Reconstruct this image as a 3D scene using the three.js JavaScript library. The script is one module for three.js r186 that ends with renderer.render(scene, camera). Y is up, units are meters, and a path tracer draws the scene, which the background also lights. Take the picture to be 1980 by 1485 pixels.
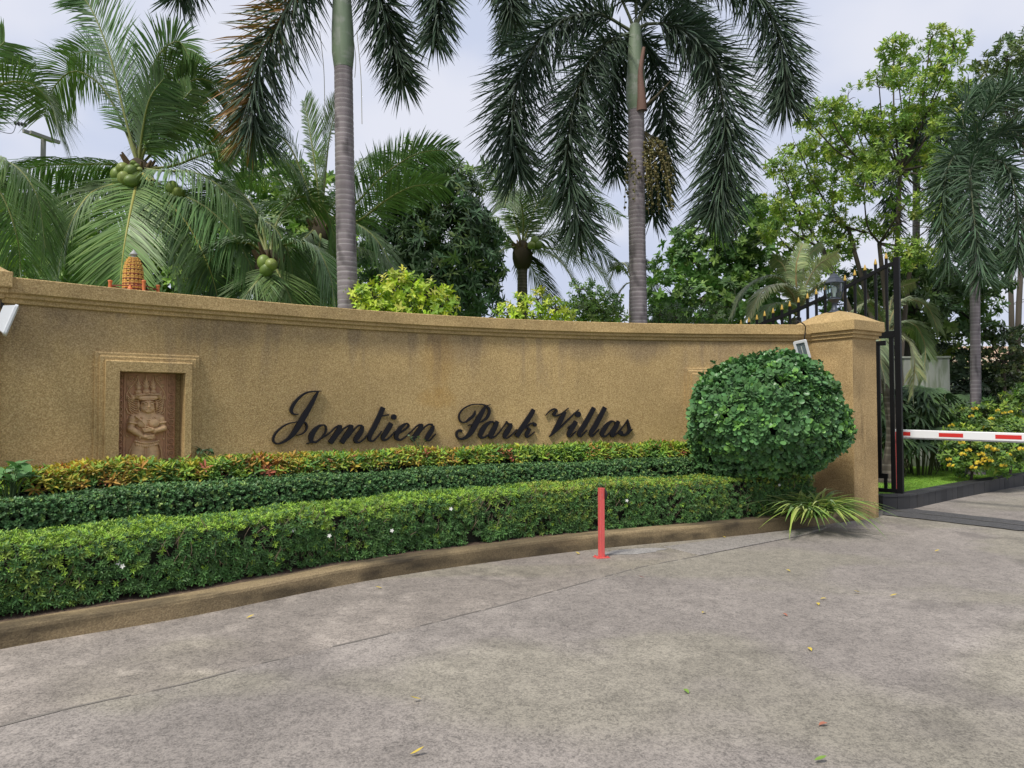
import * as THREE from 'three';
import { mergeGeometries } from 'three/addons/utils/BufferGeometryUtils.js';
import { RoundedBoxGeometry } from 'three/addons/geometries/RoundedBoxGeometry.js';

// ---------------------------------------------------------------- camera, sky, sun, exposure
const EYE = 1.6, FPX = 1373, PITCH = THREE.MathUtils.degToRad(1.84);
const scene = new THREE.Scene();
const camera = new THREE.PerspectiveCamera(2 * Math.atan(742.5 / FPX) * 180 / Math.PI, 4 / 3, 0.1, 600);
camera.position.set(0, EYE, 0);
camera.rotation.x = PITCH;
scene.add(camera);
const renderer = new THREE.WebGLRenderer({ antialias: true });
renderer.toneMapping = THREE.LinearToneMapping;
renderer.toneMappingExposure = 2.4;
renderer.shadowMap.enabled = true;
const SKY = 0.33;
const sun = new THREE.DirectionalLight(new THREE.Color(1, 0.95, 0.86), 1.5);
sun.position.set(-17, 38, 22);
sun.castShadow = true; sun.shadow.radius = 22;
sun.shadow.mapSize.set(2048, 2048);
Object.assign(sun.shadow.camera, { left: -30, right: 30, top: 30, bottom: -30, near: 1, far: 120 });
scene.add(sun, sun.target);

// ---------------------------------------------------------------- random, noise
function rng(seed) { let a = seed >>> 0; return () => { a = (a + 0x6D2B79F5) | 0; let t = Math.imul(a ^ (a >>> 15), 1 | a); t = (t + Math.imul(t ^ (t >>> 7), 61 | t)) ^ t; return ((t ^ (t >>> 14)) >>> 0) / 4294967296; }; }
function h2(x, y) { let n = Math.imul(x, 374761393) + Math.imul(y, 668265263); n = Math.imul(n ^ (n >>> 13), 1274126177); return ((n ^ (n >>> 16)) >>> 0) / 4294967296; }
function vn(x, y) {
  const xi = Math.floor(x), yi = Math.floor(y); let fx = x - xi, fy = y - yi; fx = fx * fx * (3 - 2 * fx); fy = fy * fy * (3 - 2 * fy);
  const a = h2(xi, yi), b = h2(xi + 1, yi), c = h2(xi, yi + 1), d = h2(xi + 1, yi + 1);
  return a + (b - a) * fx + (c - a) * fy + (a - b - c + d) * fx * fy;
}
function fbm(x, y, o = 4) { let s = 0, a = 0.5, n = 0; for (let i = 0; i < o; i++) { s += a * vn(x, y); n += a; x = x * 2.03 + 17.3; y = y * 2.03 + 9.1; a *= 0.5; } return s / n; }
const clamp = (x, a = 0, b = 1) => Math.min(b, Math.max(a, x));
const sstep = (a, b, x) => { const t = clamp((x - a) / (b - a)); return t * t * (3 - 2 * t); };
const lerp = (a, b, t) => a + (b - a) * t;
const V = (x, y, z) => new THREE.Vector3(x, y, z);
const UPV = V(0, 1, 0);
const s8 = c0 => { const c = Math.min(1, Math.max(0, c0)); return Math.round(255 * (c <= 0.0031308 ? 12.92 * c : 1.055 * Math.pow(c, 1 / 2.4) - 0.055)); };

// ---------------------------------------------------------------- sky: even bright overcast with soft cloud
{
  const w = 1024, h = 512, d = new Float32Array(w * h * 4);
  for (let j = 0; j < h; j++) for (let i = 0; i < w; i++) {
    const el = (j + 0.5) / h * Math.PI - Math.PI / 2, az = (i + 0.5) / w * Math.PI * 2;
    const cx = Math.cos(el) * Math.cos(az), cz = Math.cos(el) * Math.sin(az), cy = Math.sin(el);
    const q = 3.2 / (Math.max(cy, 0) + 0.35);
    const c1 = fbm(cx * q + 40, cz * q + 40, 5), c2 = fbm(cx * q * 2.7 + 91, cz * q * 2.7 + 13, 4);
    let k = sstep(0.32, 0.68, 0.7 * c1 + 0.3 * c2);
    const o = (j * w + i) * 4;
    d[o] = SKY * lerp(0.76, 0.98, k); d[o + 1] = SKY * lerp(0.84, 1.01, k); d[o + 2] = SKY * lerp(1.06, 1.14, k); d[o + 3] = 1;
  }
  const t = new THREE.DataTexture(d, w, h, THREE.RGBAFormat, THREE.FloatType);
  t.mapping = THREE.EquirectangularReflectionMapping; t.magFilter = t.minFilter = THREE.LinearFilter; t.needsUpdate = true;
  scene.background = t; scene.environment = t;
}

// ---------------------------------------------------------------- survey helpers: bearings measured on site -> metres
function ray(px, py) { const a = (px - 990) / FPX, b = (742.5 - py) / FPX, c = Math.cos(PITCH), s = Math.sin(PITCH); return V(a, b * c + s, b * s - c); }
function P(px, py, Z) { const r = ray(px, py), k = Z / -r.z; return V(r.x * k, EYE + r.y * k, -Z); }
function G(px, py, y = 0) { const r = ray(px, py), k = (y - EYE) / r.y; return V(r.x * k, y, r.z * k); }

// ---------------------------------------------------------------- mesh helpers
const used = {};
function numbered(n) { if (!(n in used)) { used[n] = 0; return n; } used[n]++; return n + '_' + String(used[n]).padStart(3, '0'); }
function thing(name, label, category, pos, group) {
  const o = new THREE.Group(); o.name = numbered(name); if (pos) o.position.copy(pos);
  o.userData = { label, category }; if (group) o.userData.group = group; scene.add(o); return o;
}
function put(name, geo, mat, parent) {
  const m = new THREE.Mesh(geo, mat); m.name = name; m.castShadow = m.receiveShadow = true;
  if (parent) parent.add(m); else { m.name = numbered(name); scene.add(m); } return m;
}
function struct(name, geo, mat) { const m = put(name, geo, mat); m.userData.kind = 'structure'; return m; }
function inst(name, geo, mat, mats, cols, parent) {
  const m = new THREE.InstancedMesh(geo, mat, mats.length); m.name = name; m.castShadow = m.receiveShadow = true;
  mats.forEach((x, i) => m.setMatrixAt(i, x)); if (cols) cols.forEach((c, i) => m.setColorAt(i, c));
  m.userData.kind = 'stuff'; m.frustumCulled = false; (parent || scene).add(m); return m;
}
class MB {
  constructor() { this.p = []; this.i = []; this.c = []; this.u = []; }
  v(x, y, z, c, u, w) { this.p.push(x, y, z); if (c) this.c.push(c[0], c[1], c[2]); if (u !== undefined) this.u.push(u, w); return this.p.length / 3 - 1; }
  vv(a, c) { return this.v(a.x, a.y, a.z, c); }
  t(a, b, c) { this.i.push(a, b, c); }
  q(a, b, c, d) { this.i.push(a, b, c, a, c, d); }
  geo(flat) {
    let g = new THREE.BufferGeometry(); g.setAttribute('position', new THREE.Float32BufferAttribute(this.p, 3));
    if (this.c.length) g.setAttribute('color', new THREE.Float32BufferAttribute(this.c, 3));
    if (this.u.length) g.setAttribute('uv', new THREE.Float32BufferAttribute(this.u, 2));
    g.setIndex(this.i); if (flat) g = g.toNonIndexed(); g.computeVertexNormals(); return g;
  }
}
const clean = g => { const o = g.index ? g.toNonIndexed() : g.clone(); for (const k of Object.keys(o.attributes)) if (k !== 'position' && k !== 'normal') o.deleteAttribute(k); return o; };
const merge = list => mergeGeometries(list.map(clean));
const box = (w, h, d, x = 0, y = 0, z = 0, r = 0) => { const g = r ? new RoundedBoxGeometry(w, h, d, 2, r) : new THREE.BoxGeometry(w, h, d); g.translate(x, y, z); return g; };
function tube(pts, r, seg = 6, n) { const c = new THREE.CatmullRomCurve3(pts); return new THREE.TubeGeometry(c, n || pts.length * 4, r, seg, false); }
function taper(pts, r0, r1, seg = 8, n = 12) {   // tapered tube
  const c = new THREE.CatmullRomCurve3(pts), fr = c.computeFrenetFrames(n, false), m = new MB();
  for (let i = 0; i <= n; i++) { const p = c.getPoint(i / n), r = lerp(r0, r1, i / n); for (let j = 0; j < seg; j++) { const a = j / seg * 6.28319; m.vv(p.clone().addScaledVector(fr.normals[i], Math.cos(a) * r).addScaledVector(fr.binormals[i], Math.sin(a) * r)); } }
  for (let i = 0; i < n; i++) for (let j = 0; j < seg; j++) { const a = i * seg + j, b = i * seg + (j + 1) % seg; m.q(a, b, b + seg, a + seg); }
  return m.geo();
}
const std = (r, g, b, rough = 0.8, x = {}) => { const m = new THREE.MeshStandardMaterial({ roughness: rough, side: THREE.DoubleSide, ...x }); m.color.setRGB(r, g, b); return m; };
function leafMat(tr = 0.3, coat = 0.25, cr = 0.4, x = {}) {
  return new THREE.MeshPhysicalMaterial({ color: 0xffffff, roughness: 0.85, transmission: tr, thickness: 0, clearcoat: coat, clearcoatRoughness: cr, side: THREE.DoubleSide, ...x });
}
const C = (r, g, b) => new THREE.Color().setRGB(r, g, b);

// ---------------------------------------------------------------- plan curves of the entrance: kerb line and wall line
class Plan {          // polyline in plan with arc length
  constructor(pts) { const c = new THREE.CatmullRomCurve3(pts.map(p => V(p[0], 0, -p[1])), false, 'centripetal'); this.pts = c.getSpacedPoints(240); this.L = [0]; for (let i = 1; i < this.pts.length; i++) this.L.push(this.L[i - 1] + this.pts[i].distanceTo(this.pts[i - 1])); this.len = this.L[240]; }
  at(s) { const k = clamp(s / this.len * 240, 0, 239.999), i = Math.floor(k); const a = this.pts[i], b = this.pts[i + 1], p = a.clone().lerp(b, k - i); return p; }
  nor(s) { const a = this.at(s - 0.15), b = this.at(s + 0.15), t = b.sub(a).normalize(); return V(-t.z, 0, t.x); }   // towards the driveway
  off(s, d, y = 0) { const p = this.at(s).addScaledVector(this.nor(s), d); p.y = y; return p; }
  hit(px, d = 0) { // arc length where the bearing px meets the line moved d towards the driveway
    const r = (px - 990) / FPX / (Math.cos(PITCH)); let best = 0, prev = null;
    for (let i = 0; i <= 960; i++) { const s = i / 960 * this.len, p = this.off(s, d), f = p.x - r * -p.z; if (prev !== null && prev < 0 && f >= 0) { best = (i - f / (f - prev)) / 960 * this.len; break; } prev = f; } return best;
  }
}
const WALL_H = 2.82, COPE = 0.09;
const ctop = [[21, 535], [233, 557], [438, 576], [700, 598.5], [880, 610.5], [1100, 620.6], [1300, 625.5], [1552, 627.5]].map(([x, y]) => { const g = G(x, y, WALL_H); return [g.x, -g.z]; });
const copeLine = new Plan([[ctop[0][0] - 0.75, ctop[0][1] - 0.68], ...ctop, [ctop[7][0] + 0.35, ctop[7][1] + 0.0]]);
const wall = new Plan(copeLine.pts.filter((_, i) => i % 12 === 0).map((p, k) => { const q = copeLine.off(copeLine.len * k / 20, -COPE); return [q.x, -q.z]; }));
const kg = [[0, 1257], [353, 1196], [700, 1126], [940, 1089], [1177, 1060], [1373, 1042], [1520, 1026], [1648, 1007]].map(([x, y]) => { const g = G(x, y); return [g.x, -g.z]; });
const kerb = new Plan([[kg[0][0] - 0.95, kg[0][1] - 1.15], ...kg]);
// a bearing and height on the wall face -> (s, y)
function onWall(px, py, d = 0) { const r0 = ray(px, py); let rr = r0.x / -r0.z, prev = null, best = 0; for (let i = 0; i <= 480; i++) { const s = i / 480 * wall.len, p = wall.off(s, d), f = p.x - rr * -p.z; if (prev !== null && prev < 0 && f >= 0) { best = (i - f / (f - prev)) / 480 * wall.len; break; } prev = f; } const p = wall.off(best, d), k = -p.z / -r0.z; return [best, EYE + r0.y * k]; }

// ---------------------------------------------------------------- textures
function dataTex(w, h, fn, srgb = true, rep = true) {
  const d = new Uint8Array(w * h * 4), o = [0, 0, 0];
  for (let j = 0; j < h; j++) for (let i = 0; i < w; i++) { fn(i, j, o); const k = (j * w + i) * 4; d[k] = srgb ? s8(o[0]) : 255 * clamp(o[0]); d[k + 1] = srgb ? s8(o[1]) : 255 * clamp(o[1]); d[k + 2] = srgb ? s8(o[2]) : 255 * clamp(o[2]); d[k + 3] = 255; }
  const t = new THREE.DataTexture(d, w, h); t.magFilter = THREE.LinearFilter; t.minFilter = THREE.LinearMipmapLinearFilter; t.generateMipmaps = true; t.wrapS = t.wrapT = rep ? THREE.RepeatWrapping : THREE.ClampToEdgeWrapping;
  if (srgb) t.colorSpace = THREE.SRGBColorSpace; t.needsUpdate = true; return t;
}
// washed-pebble render: stones of a few mm in sand-coloured cement
function pebble(i, j, o, scale = 1) {
  const g = vn(i * 0.8 * scale, j * 0.8 * scale), h = h2(i, j + 7777), k = 0.62 * g + 0.38 * h;
  if (k < 0.31) { o[0] = 0.28; o[1] = 0.187; o[2] = 0.077; } else if (k < 0.52) { o[0] = 0.36; o[1] = 0.246; o[2] = 0.105; }
  else if (k < 0.70) { o[0] = 0.47; o[1] = 0.333; o[2] = 0.150; } else { o[0] = 0.555; o[1] = 0.408; o[2] = 0.20; }
}
const WTW = 2048, WTH = 560, TEX_H = 3.0;
const stainSpots = [[845, 690, 0.25, 0.5, 0.5, 'rust'], [845, 770, 0.3, 0.16, 0.6, 'rust'], [1240, 670, 0.5, 0.28, 0.75, 'd'], [1130, 672, 0.4, 0.22, 0.6, 'd'], [1400, 680, 0.5, 0.25, 0.6, 'd'], [760, 655, 0.6, 0.25, 0.6, 'd'], [880, 660, 0.5, 0.3, 0.6, 'd'], [640, 640, 0.5, 0.18, 0.5, 'd'], [420, 640, 0.5, 0.22, 0.5, 'd'], [170, 640, 0.45, 0.3, 0.45, 'd'], [60, 640, 0.4, 0.5, 0.5, 'd'], [640, 850, 0.7, 0.15, 0.35, 'd'], [900, 860, 0.8, 0.12, 0.35, 'd']].map(a => { const [s, y] = onWall(a[0], a[1]); return [s, y, ...a.slice(2)]; });
const wallTex = dataTex(WTW, WTH, (i, j, o) => {
  const s = i / WTW * wall.len, y = j / WTH * TEX_H;
  pebble(i, j, o);
  const big = fbm(s * 1.1, y * 1.3, 4), mid = fbm(s * 5 + 31, y * 2.2, 4), fine = fbm(s * 26, y * 22 + 5, 3);
  let m = 0.80 + 0.42 * big * (0.7 + 0.6 * mid);
  const streak = fbm(s * 7.5 + 11, y * 0.7, 4);       // rain streaks washed down from the coping
  let grime = sstep(0.50, 0.74, streak) * sstep(1.55, 2.5, y + 0.5 * (fine - 0.5)) * 0.45 + sstep(0.42, 0.62, fbm(s * 3.2 + 3, y * 2.5, 4)) * sstep(2.2, 2.54, y) * 0.30 * (0.5 + fine);
  let rust = 0;
  for (const q of stainSpots) { const dx = (s - q[0]) / q[2], dy = (y - q[1]) / q[3], r = dx * dx + dy * dy; if (r < 1.6) { const k = q[4] * sstep(1.3, 0.0, r + 1.1 * (mid - 0.45) + 0.5 * (fine - 0.5)); if (q[5] === 'rust') rust += k; else grime += k * 0.6; } }
  grime = clamp(grime, 0, 0.72); m *= 1 - 0.45 * grime; rust = clamp(rust, 0, 0.8);
  o[0] = o[0] * m * (1 - 0.02 * rust); o[1] = o[1] * m * (1 + 0.03 * grime - 0.14 * rust); o[2] = o[2] * m * (1 + 0.3 * grime - 0.38 * rust);
});
const pebTex = dataTex(512, 512, (i, j, o) => { pebble(i, j, o); const b = 0.86 + 0.3 * vn(i / 34, j / 34); o[0] *= b; o[1] *= b; o[2] *= b; });
const pebBump = dataTex(512, 512, (i, j, o) => { o[0] = o[1] = o[2] = 0.6 * vn(i * 0.8, j * 0.8) + 0.4 * h2(i, j + 7777); }, false);
const bumpFor = (rx, ry) => { const t = pebBump.clone(); t.repeat.set(rx, ry); t.needsUpdate = true; return t; };
const wallMat = new THREE.MeshStandardMaterial({ map: wallTex, roughness: 0.9, bumpMap: bumpFor(wall.len / 2.6, TEX_H / 2.6), bumpScale: 0.003, side: THREE.DoubleSide });
const pebMat = new THREE.MeshStandardMaterial({ map: pebTex, roughness: 0.9, bumpMap: pebBump, bumpScale: 0.003, side: THREE.DoubleSide });
const kerbTex = dataTex(2048, 112, (i, j, o) => {
  pebble(i, j, o); const s = i / 2048 * 11, y = j / 112 * 0.6; const k = sstep(0.40, 0.66, fbm(s * 1.7, y * 6, 4)), k2 = fbm(s * 9, y * 14 + 3, 3), tar = sstep(0.44, 0.62, fbm(s * 1.1 + 60, y * 2.0, 3)) ;
  const m = (0.74 - 0.40 * k * (0.5 + k2)) * (1 - 0.50 * tar); o[0] = lerp(o[0], 0.27, 0.35) * m; o[1] = lerp(o[1], 0.235, 0.35) * m; o[2] = lerp(o[2], 0.17, 0.35) * m;
});
const kerbMat = new THREE.MeshStandardMaterial({ map: kerbTex, roughness: 0.9, bumpMap: bumpFor(4, 0.22), bumpScale: 0.003, side: THREE.DoubleSide });

// curved box following a plan line: s0..s1, y0..y1, depth d0 (back) .. d1 (front)
function curved(plan, s0, s1, prof, n, uvFn) { // prof: closed list of [d, y]
  const m = new MB(), k = prof.length; const fl = [];
  for (let e = 0; e < k; e++) { const a = prof[e], b = prof[(e + 1) % k]; const st = m.p.length / 3; for (let i = 0; i <= n; i++) { const s = lerp(s0, s1, i / n); for (const q of [a, b]) { const p = plan.off(s, q[0]); const yy = typeof q[1] === 'function' ? q[1](s) : q[1]; const [u, w] = uvFn(s, yy, q[0]); m.v(p.x, yy, p.z, null, u, w); } } for (let i = 0; i < n; i++) { const o = st + i * 2; m.q(o, o + 1, o + 3, o + 2); } }
  for (const [s, rev] of [[s0, 0], [s1, 1]]) { const st = m.p.length / 3; for (const q of prof) { const p = plan.off(s, q[0]); const yy = typeof q[1] === 'function' ? q[1](s) : q[1]; const [u, w] = uvFn(s + q[0], yy, 0); m.v(p.x, yy, p.z, null, u, w); } const sh = prof.map(q => new THREE.Vector2(q[0], typeof q[1] === 'function' ? q[1](s) : q[1])); for (const f of THREE.ShapeUtils.triangulateShape(sh, [])) rev ? m.t(st + f[0], st + f[1], st + f[2]) : m.t(st + f[2], st + f[1], st + f[0]); }
  return m;
}
const wallUV = (s, y, d) => [s / wall.len, (y + (d < -0.02 ? 0 : 0)) / TEX_H];
const pebUV = (s, y, d) => [(s) / 2.6, (y + d) / 2.6];
const joinMB = list => { const m = new MB(); for (const x of list) { const o = m.p.length / 3; for (const a of x.p) m.p.push(a); for (const a of x.u) m.u.push(a); for (const a of x.c) m.c.push(a); for (const a of x.i) m.i.push(a + o); } return m; };

// ================================================================ GROUND
{
  const rough = dataTex(512, 512, (i, j, o) => { const b = 0.75 + 0.5 * vn(i / 9, j / 9); const k = h2(i, j); o[0] = 0.07 * b + 0.05 * k * k; o[1] = 0.10 * b + 0.06 * k * k; o[2] = 0.030 * b + 0.02 * k * k; });
  rough.repeat.set(300, 300);
  const g = new THREE.PlaneGeometry(900, 900); g.rotateX(-Math.PI / 2); g.translate(0, -0.05, -50);
  struct('ground', g, new THREE.MeshStandardMaterial({ map: rough, roughness: 1 }));
}
const concTex = dataTex(1024, 1024, (i, j, o) => {
  const h = h2(i, j), g = vn(i * 0.5 + 3, j * 0.5), g2 = vn(i * 0.21, j * 0.21 + 40), g3 = vn(i * 0.055, j * 0.055);
  let k = 0.78 + 0.40 * (h - 0.5) + 0.46 * (g - 0.5) + 0.36 * (g2 - 0.5) + 0.20 * (g3 - 0.5);
  k = Math.max(k, 0.36); if (g > 0.80 && h > 0.45) k += 0.26; 
  o[0] = k * 0.98; o[1] = k * 0.985; o[2] = k;
});
const concBump = dataTex(1024, 1024, (i, j, o) => { const h = h2(i, j), g = vn(i * 0.5 + 3, j * 0.5), g2 = vn(i * 0.21, j * 0.21 + 40); o[0] = o[1] = o[2] = 0.25 * h + 0.4 * g + 0.35 * g2; }, false);
const concMat = new THREE.MeshStandardMaterial({ map: concTex, bumpMap: concBump, bumpScale: 0.003, roughness: 0.88, vertexColors: true, side: THREE.DoubleSide });
const gutMat = new THREE.MeshStandardMaterial({ map: concTex, bumpMap: concBump, bumpScale: 0.0022, roughness: 0.85, vertexColors: true, side: THREE.DoubleSide });
const jpts = [[0, 1405.5], [173, 1362], [345, 1326], [499, 1285], [653, 1249], [760, 1224], [1023, 1157], [1237, 1098], [1359, 1074], [1469, 1050], [1545, 1035], [1600, 1022]].map(([x, y]) => { const g = G(x, y); return [g.x, -g.z]; });
const joint = new Plan([[jpts[0][0] - 0.8, jpts[0][1] - 0.95], ...jpts]);
function concCol(x, Z, kind) {
  const a = fbm(x * 0.55 + 5, Z * 0.55 + 8, 5), b = fbm(x * 1.9 + 50, Z * 1.9, 4), c = fbm(x * 6 + 9, Z * 6 + 70, 3), d = fbm(x * 0.33 + 77, Z * 0.4 + 31, 3);
  let r = 0.352, g = 0.311, bl = 0.272;
  let k = 0.70 + 0.62 * (a - 0.05) * 0.9 + 0.24 * (b - 0.5) + 0.12 * (c - 0.5);
  const dark = sstep(0.53, 0.64, 0.6 * b + 0.25 * a + 0.15 * c); k *= 1 - 0.30 * dark;
  const pale = sstep(0.55, 0.66, 0.55 * d + 0.3 * b + 0.15 * c); k *= 1 + 0.20 * pale;
  if (kind === 1) { r = 0.345; g = 0.300; bl = 0.255; k *= 0.97; const fl = sstep(0.60, 0.68, 0.5 * c + 0.5 * b); k *= 1 + 0.32 * fl; }
  const olive = sstep(0.50, 0.64, fbm(x * 0.45 + 120, Z * 0.7 + 3, 4)); r *= 1 - 0.02 * olive; bl *= 1 - 0.09 * olive; const fk = fbm(x * 11 + 3, Z * 11 + 8, 2); k *= 0.92 + 0.16 * fk;
  return [r * k, g * k, bl * k];
}
const driveway = new THREE.Group(); driveway.name = 'driveway'; driveway.userData = { kind: 'structure' }; scene.add(driveway);
{
  const m = new MB(), x0 = -9, x1 = 22, z0 = -3, z1 = 24, xs = [], zs = [];
  for (let x = x0; x <= x1 + 1e-6; x += (x < 7 ? 0.065 : 0.15)) xs.push(x);
  for (let z = z0; z <= z1 + 1e-6; z += (z > 2.5 && z < 9 ? 0.065 : z >= 9 && z < 14 ? 0.1 : 0.4)) zs.push(z);
  for (const z of zs) for (const x of xs) m.v(x, 0, -z, concCol(x, z, 0), x / 3.2, z / 3.2);
  const w = xs.length; for (let j = 0; j < zs.length - 1; j++) for (let i = 0; i < w - 1; i++) { const a = j * w + i; m.q(a, a + 1, a + w + 1, a + w); }
  put('concrete_slab', m.geo(), concMat, driveway);
  // gutter strip cast against the kerb, a few mm proud, dirt-filled joint along its edge
  const gm = new MB(), n = 260, q = 22;
  for (let i = 0; i <= n; i++) for (let j = 0; j <= q; j++) { const a = kerb.at(kerb.len * i / n * 0.978), b = joint.at(joint.len * i / n), p = a.lerp(b, j / q); p.y = j === q ? 0.001 : 0.006; gm.v(p.x, p.y, p.z, concCol(p.x, -p.z, 1), p.x / 3.2 + 0.37, -p.z / 3.2 + 0.21); }
  for (let i = 0; i < n; i++) for (let j = 0; j < q; j++) { const a = i * (q + 1) + j; gm.q(a, a + 1, a + q + 2, a + q + 1); }
  put('gutter_slab', gm.geo(), gutMat, driveway);
  const jm = new MB(), nj = 700;
  for (let i = 0; i <= nj; i++) { const s = joint.len * i / nj, w = 0.0015 + 0.005 * Math.pow(vn(s * 5, 3), 1.3) + 0.003 * h2(i, 5); const p = joint.off(s, 0.006 * (vn(s * 9, 8) - 0.5) + w * 0.5), r = joint.off(s, -w * 0.5); jm.v(p.x, 0.0035, p.z); jm.v(r.x, 0.0085, r.z); }
  for (let i = 0; i < nj; i++) { if (vn(i * 0.16, 99) > 0.62) continue; jm.q(i * 2, i * 2 + 1, i * 2 + 3, i * 2 + 2); }
  put('joint_dirt', jm.geo(), std(0.20, 0.18, 0.155, 1), driveway);
  // small square patch slab by the kerb
  const pp = [[1284, 1059], [1352, 1075], [1560, 1034], [1600, 1020], [1500, 1030]].map(([x, y]) => G(x, y)); const sh = new THREE.Shape(pp.map(p => new THREE.Vector2(p.x, -p.z)));
  const pg = new THREE.ExtrudeGeometry(sh, { depth: 0.006, bevelEnabled: true, bevelSize: 0.006, bevelThickness: 0.004, bevelSegments: 1 }); pg.rotateX(-Math.PI / 2); pg.translate(0, 0.005, 0);
  const uv = pg.attributes.uv; for (let i = 0; i < uv.count; i++) uv.setXY(i, pg.attributes.position.getX(i) / 3.2, pg.attributes.position.getZ(i) / 3.2);
  const pc = new Float32Array(uv.count * 3); for (let i = 0; i < uv.count; i++) pc.set([0.33, 0.30, 0.265], i * 3); pg.setAttribute('color', new THREE.BufferAttribute(pc, 3));
  put('patch_slab', pg, gutMat, driveway);
  const sm = new MB(), ctr = G(1228, 1067), nn = 30; const c0 = sm.v(ctr.x, 0.011, ctr.z, [0.375, 0.355, 0.33], 0, 0); // cement smear beside the red post
  for (let i = 0; i < nn; i++) { const a = i / nn * 6.2832, r = 1 + 0.35 * (vn(Math.cos(a) * 2 + 9, Math.sin(a) * 2) - 0.5) + 0.12 * h2(i, 3); sm.v(ctr.x + Math.cos(a) * 0.34 * r + Math.sin(a) * 0.05, 0.009, ctr.z - Math.sin(a) * 0.14 * r - Math.cos(a) * 0.12, [0.375, 0.355, 0.33], Math.cos(a) * 0.1, Math.sin(a) * 0.05); }
  for (let i = 0; i < nn; i++) sm.t(c0, c0 + 1 + i, c0 + 1 + (i + 1) % nn);
  put('cement_smear', sm.geo(), gutMat, driveway);
}
// ---- slate-faced kerb of the lawn behind the gate
const slatePts = [[1751, 985], [1800, 975], [1864, 961], [1920, 950], [1980, 939]].map(([x, y]) => { const g = G(x, y); return [g.x, -g.z]; });
const last = slatePts[4]; slatePts.push([last[0] + 2.6, last[1] + 1.6], [last[0] + 6, last[1] + 2.6]);
const slate = new Plan([[slatePts[0][0] - 0.42, slatePts[0][1] - 0.10], ...slatePts]);
// ---- lawn
const lawnTex = dataTex(512, 512, (i, j, o) => { const b = 0.7 + 0.6 * vn(i / 5, j / 5), k = h2(i, j); o[0] = 0.13 * b + 0.07 * k; o[1] = 0.25 * b + 0.10 * k; o[2] = 0.035 * b; });
lawnTex.repeat.set(0.8, 0.8);
{
  const pts = [[-60, 4.5], [-5.9, 5.2]]; for (let i = 0; i <= 20; i++) { const p = wall.off(wall.len * i / 20, -0.14); pts.push([p.x, -p.z]); }
  pts.push([5.3, 11.05]); for (let i = 0; i <= 16; i++) { const p = slate.off(slate.len * i / 16, -0.06); pts.push([p.x, -p.z]); } pts.push([60, 22], [60, 90], [-60, 90]);
  const g = new THREE.ShapeGeometry(new THREE.Shape(pts.map(p => new THREE.Vector2(p[0], p[1])))); g.rotateX(-Math.PI / 2); g.translate(0, 0.15, 0); // shape y -> -z
  struct('lawn', g, new THREE.MeshStandardMaterial({ map: lawnTex, roughness: 1, side: THREE.DoubleSide }));
}
{
  const t = thing('slate_kerb', 'low dark slate tiled kerb edging the lawn behind the gate', 'kerb', slate.at(0));
  const base = t.position.clone(), slateMats = [0.030, 0.036, 0.026, 0.042].map((k, i) => std(k, k * 1.02, k * 1.06, 0.55 + 0.05 * i));
  const uvz = () => [0, 0]; const rel = g => { g.translate(-base.x, -base.y, -base.z); return g; };
  put('kerb_core', rel(curved(slate, 0.01, slate.len - 0.01, [[-0.012, -0.02], [-0.012, 0.205], [-0.20, 0.205], [-0.20, -0.02]], 60, uvz).geo(true)), std(0.05, 0.05, 0.05, 0.9), t);
  const R = rng(5); let s = 0.0, k = 0;
  while (s < slate.len - 0.2 && k < 40) { const w = 0.235 + 0.03 * R(), e = Math.min(s + w, slate.len), d = 0.004 * R(); put('slate_tile', rel(curved(slate, s + 0.004, e - 0.004, [[0.012 + d, -0.01], [0.014 + d, 0.20 + 0.006 * R()], [-0.010, 0.203], [-0.010, -0.01]], 2, uvz).geo(true)), slateMats[Math.floor(R() * 4)], t); put('slate_cap', rel(curved(slate, s + 0.003, e - 0.003, [[0.025 + d, 0.205], [0.022 + d, 0.228 + 0.004 * R()], [-0.20, 0.229], [-0.20, 0.206]], 2, uvz).geo(true)), slateMats[Math.floor(R() * 4)], t); s = e; k++; }
}
// ---- gate track: two dark strips of tar gravel with a worn steel rail between them
{
  const gravel = dataTex(256, 256, (i, j, o) => { const g = vn(i * 0.35, j * 0.35), h = h2(i, j); const k = 0.03 + 0.11 * g * g * g + 0.05 * h * h; o[0] = k; o[1] = k * 0.98; o[2] = k * 0.98; });
  const gm = new THREE.MeshStandardMaterial({ map: gravel, roughness: 0.75, side: THREE.DoubleSide, bumpMap: gravel, bumpScale: 0.012 });
  const T = new THREE.Group(); T.name = 'gate_track'; T.userData = { kind: 'structure' }; scene.add(T);
  const a0 = G(1712, 979), a1 = G(1980, 1009), b0 = G(1706, 996), b1 = G(1980, 1028); const ext = (p, q) => q.clone().add(q.clone().sub(p).multiplyScalar(1.6)); const A1 = ext(a0, a1), B1 = ext(b0, b1);
  const strip = (u0, u1, y, n = 60) => { const m = new MB(); for (let i = 0; i <= n; i++) for (const u of [u0, u1]) { const p = a0.clone().lerp(A1, i / n).lerp(b0.clone().lerp(B1, i / n), u + 0.05 * (vn(i * 0.9, u * 30) - 0.5)); m.v(p.x, y + 0.004 * h2(i, u * 10 | 0), p.z, null, p.x / 0.8, p.z / 0.8); } for (let i = 0; i < n; i++) m.q(i * 2, i * 2 + 1, i * 2 + 3, i * 2 + 2); return m.geo(); };
  put('tar_strip', strip(0.0, 0.42, 0.008), gm, T); put('tar_strip', strip(0.47, 1.0, 0.009), gm, T); put('rail', strip(0.43, 0.46, 0.014), std(0.20, 0.19, 0.18, 0.55, { metalness: 0.4 }), T);
}

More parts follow.
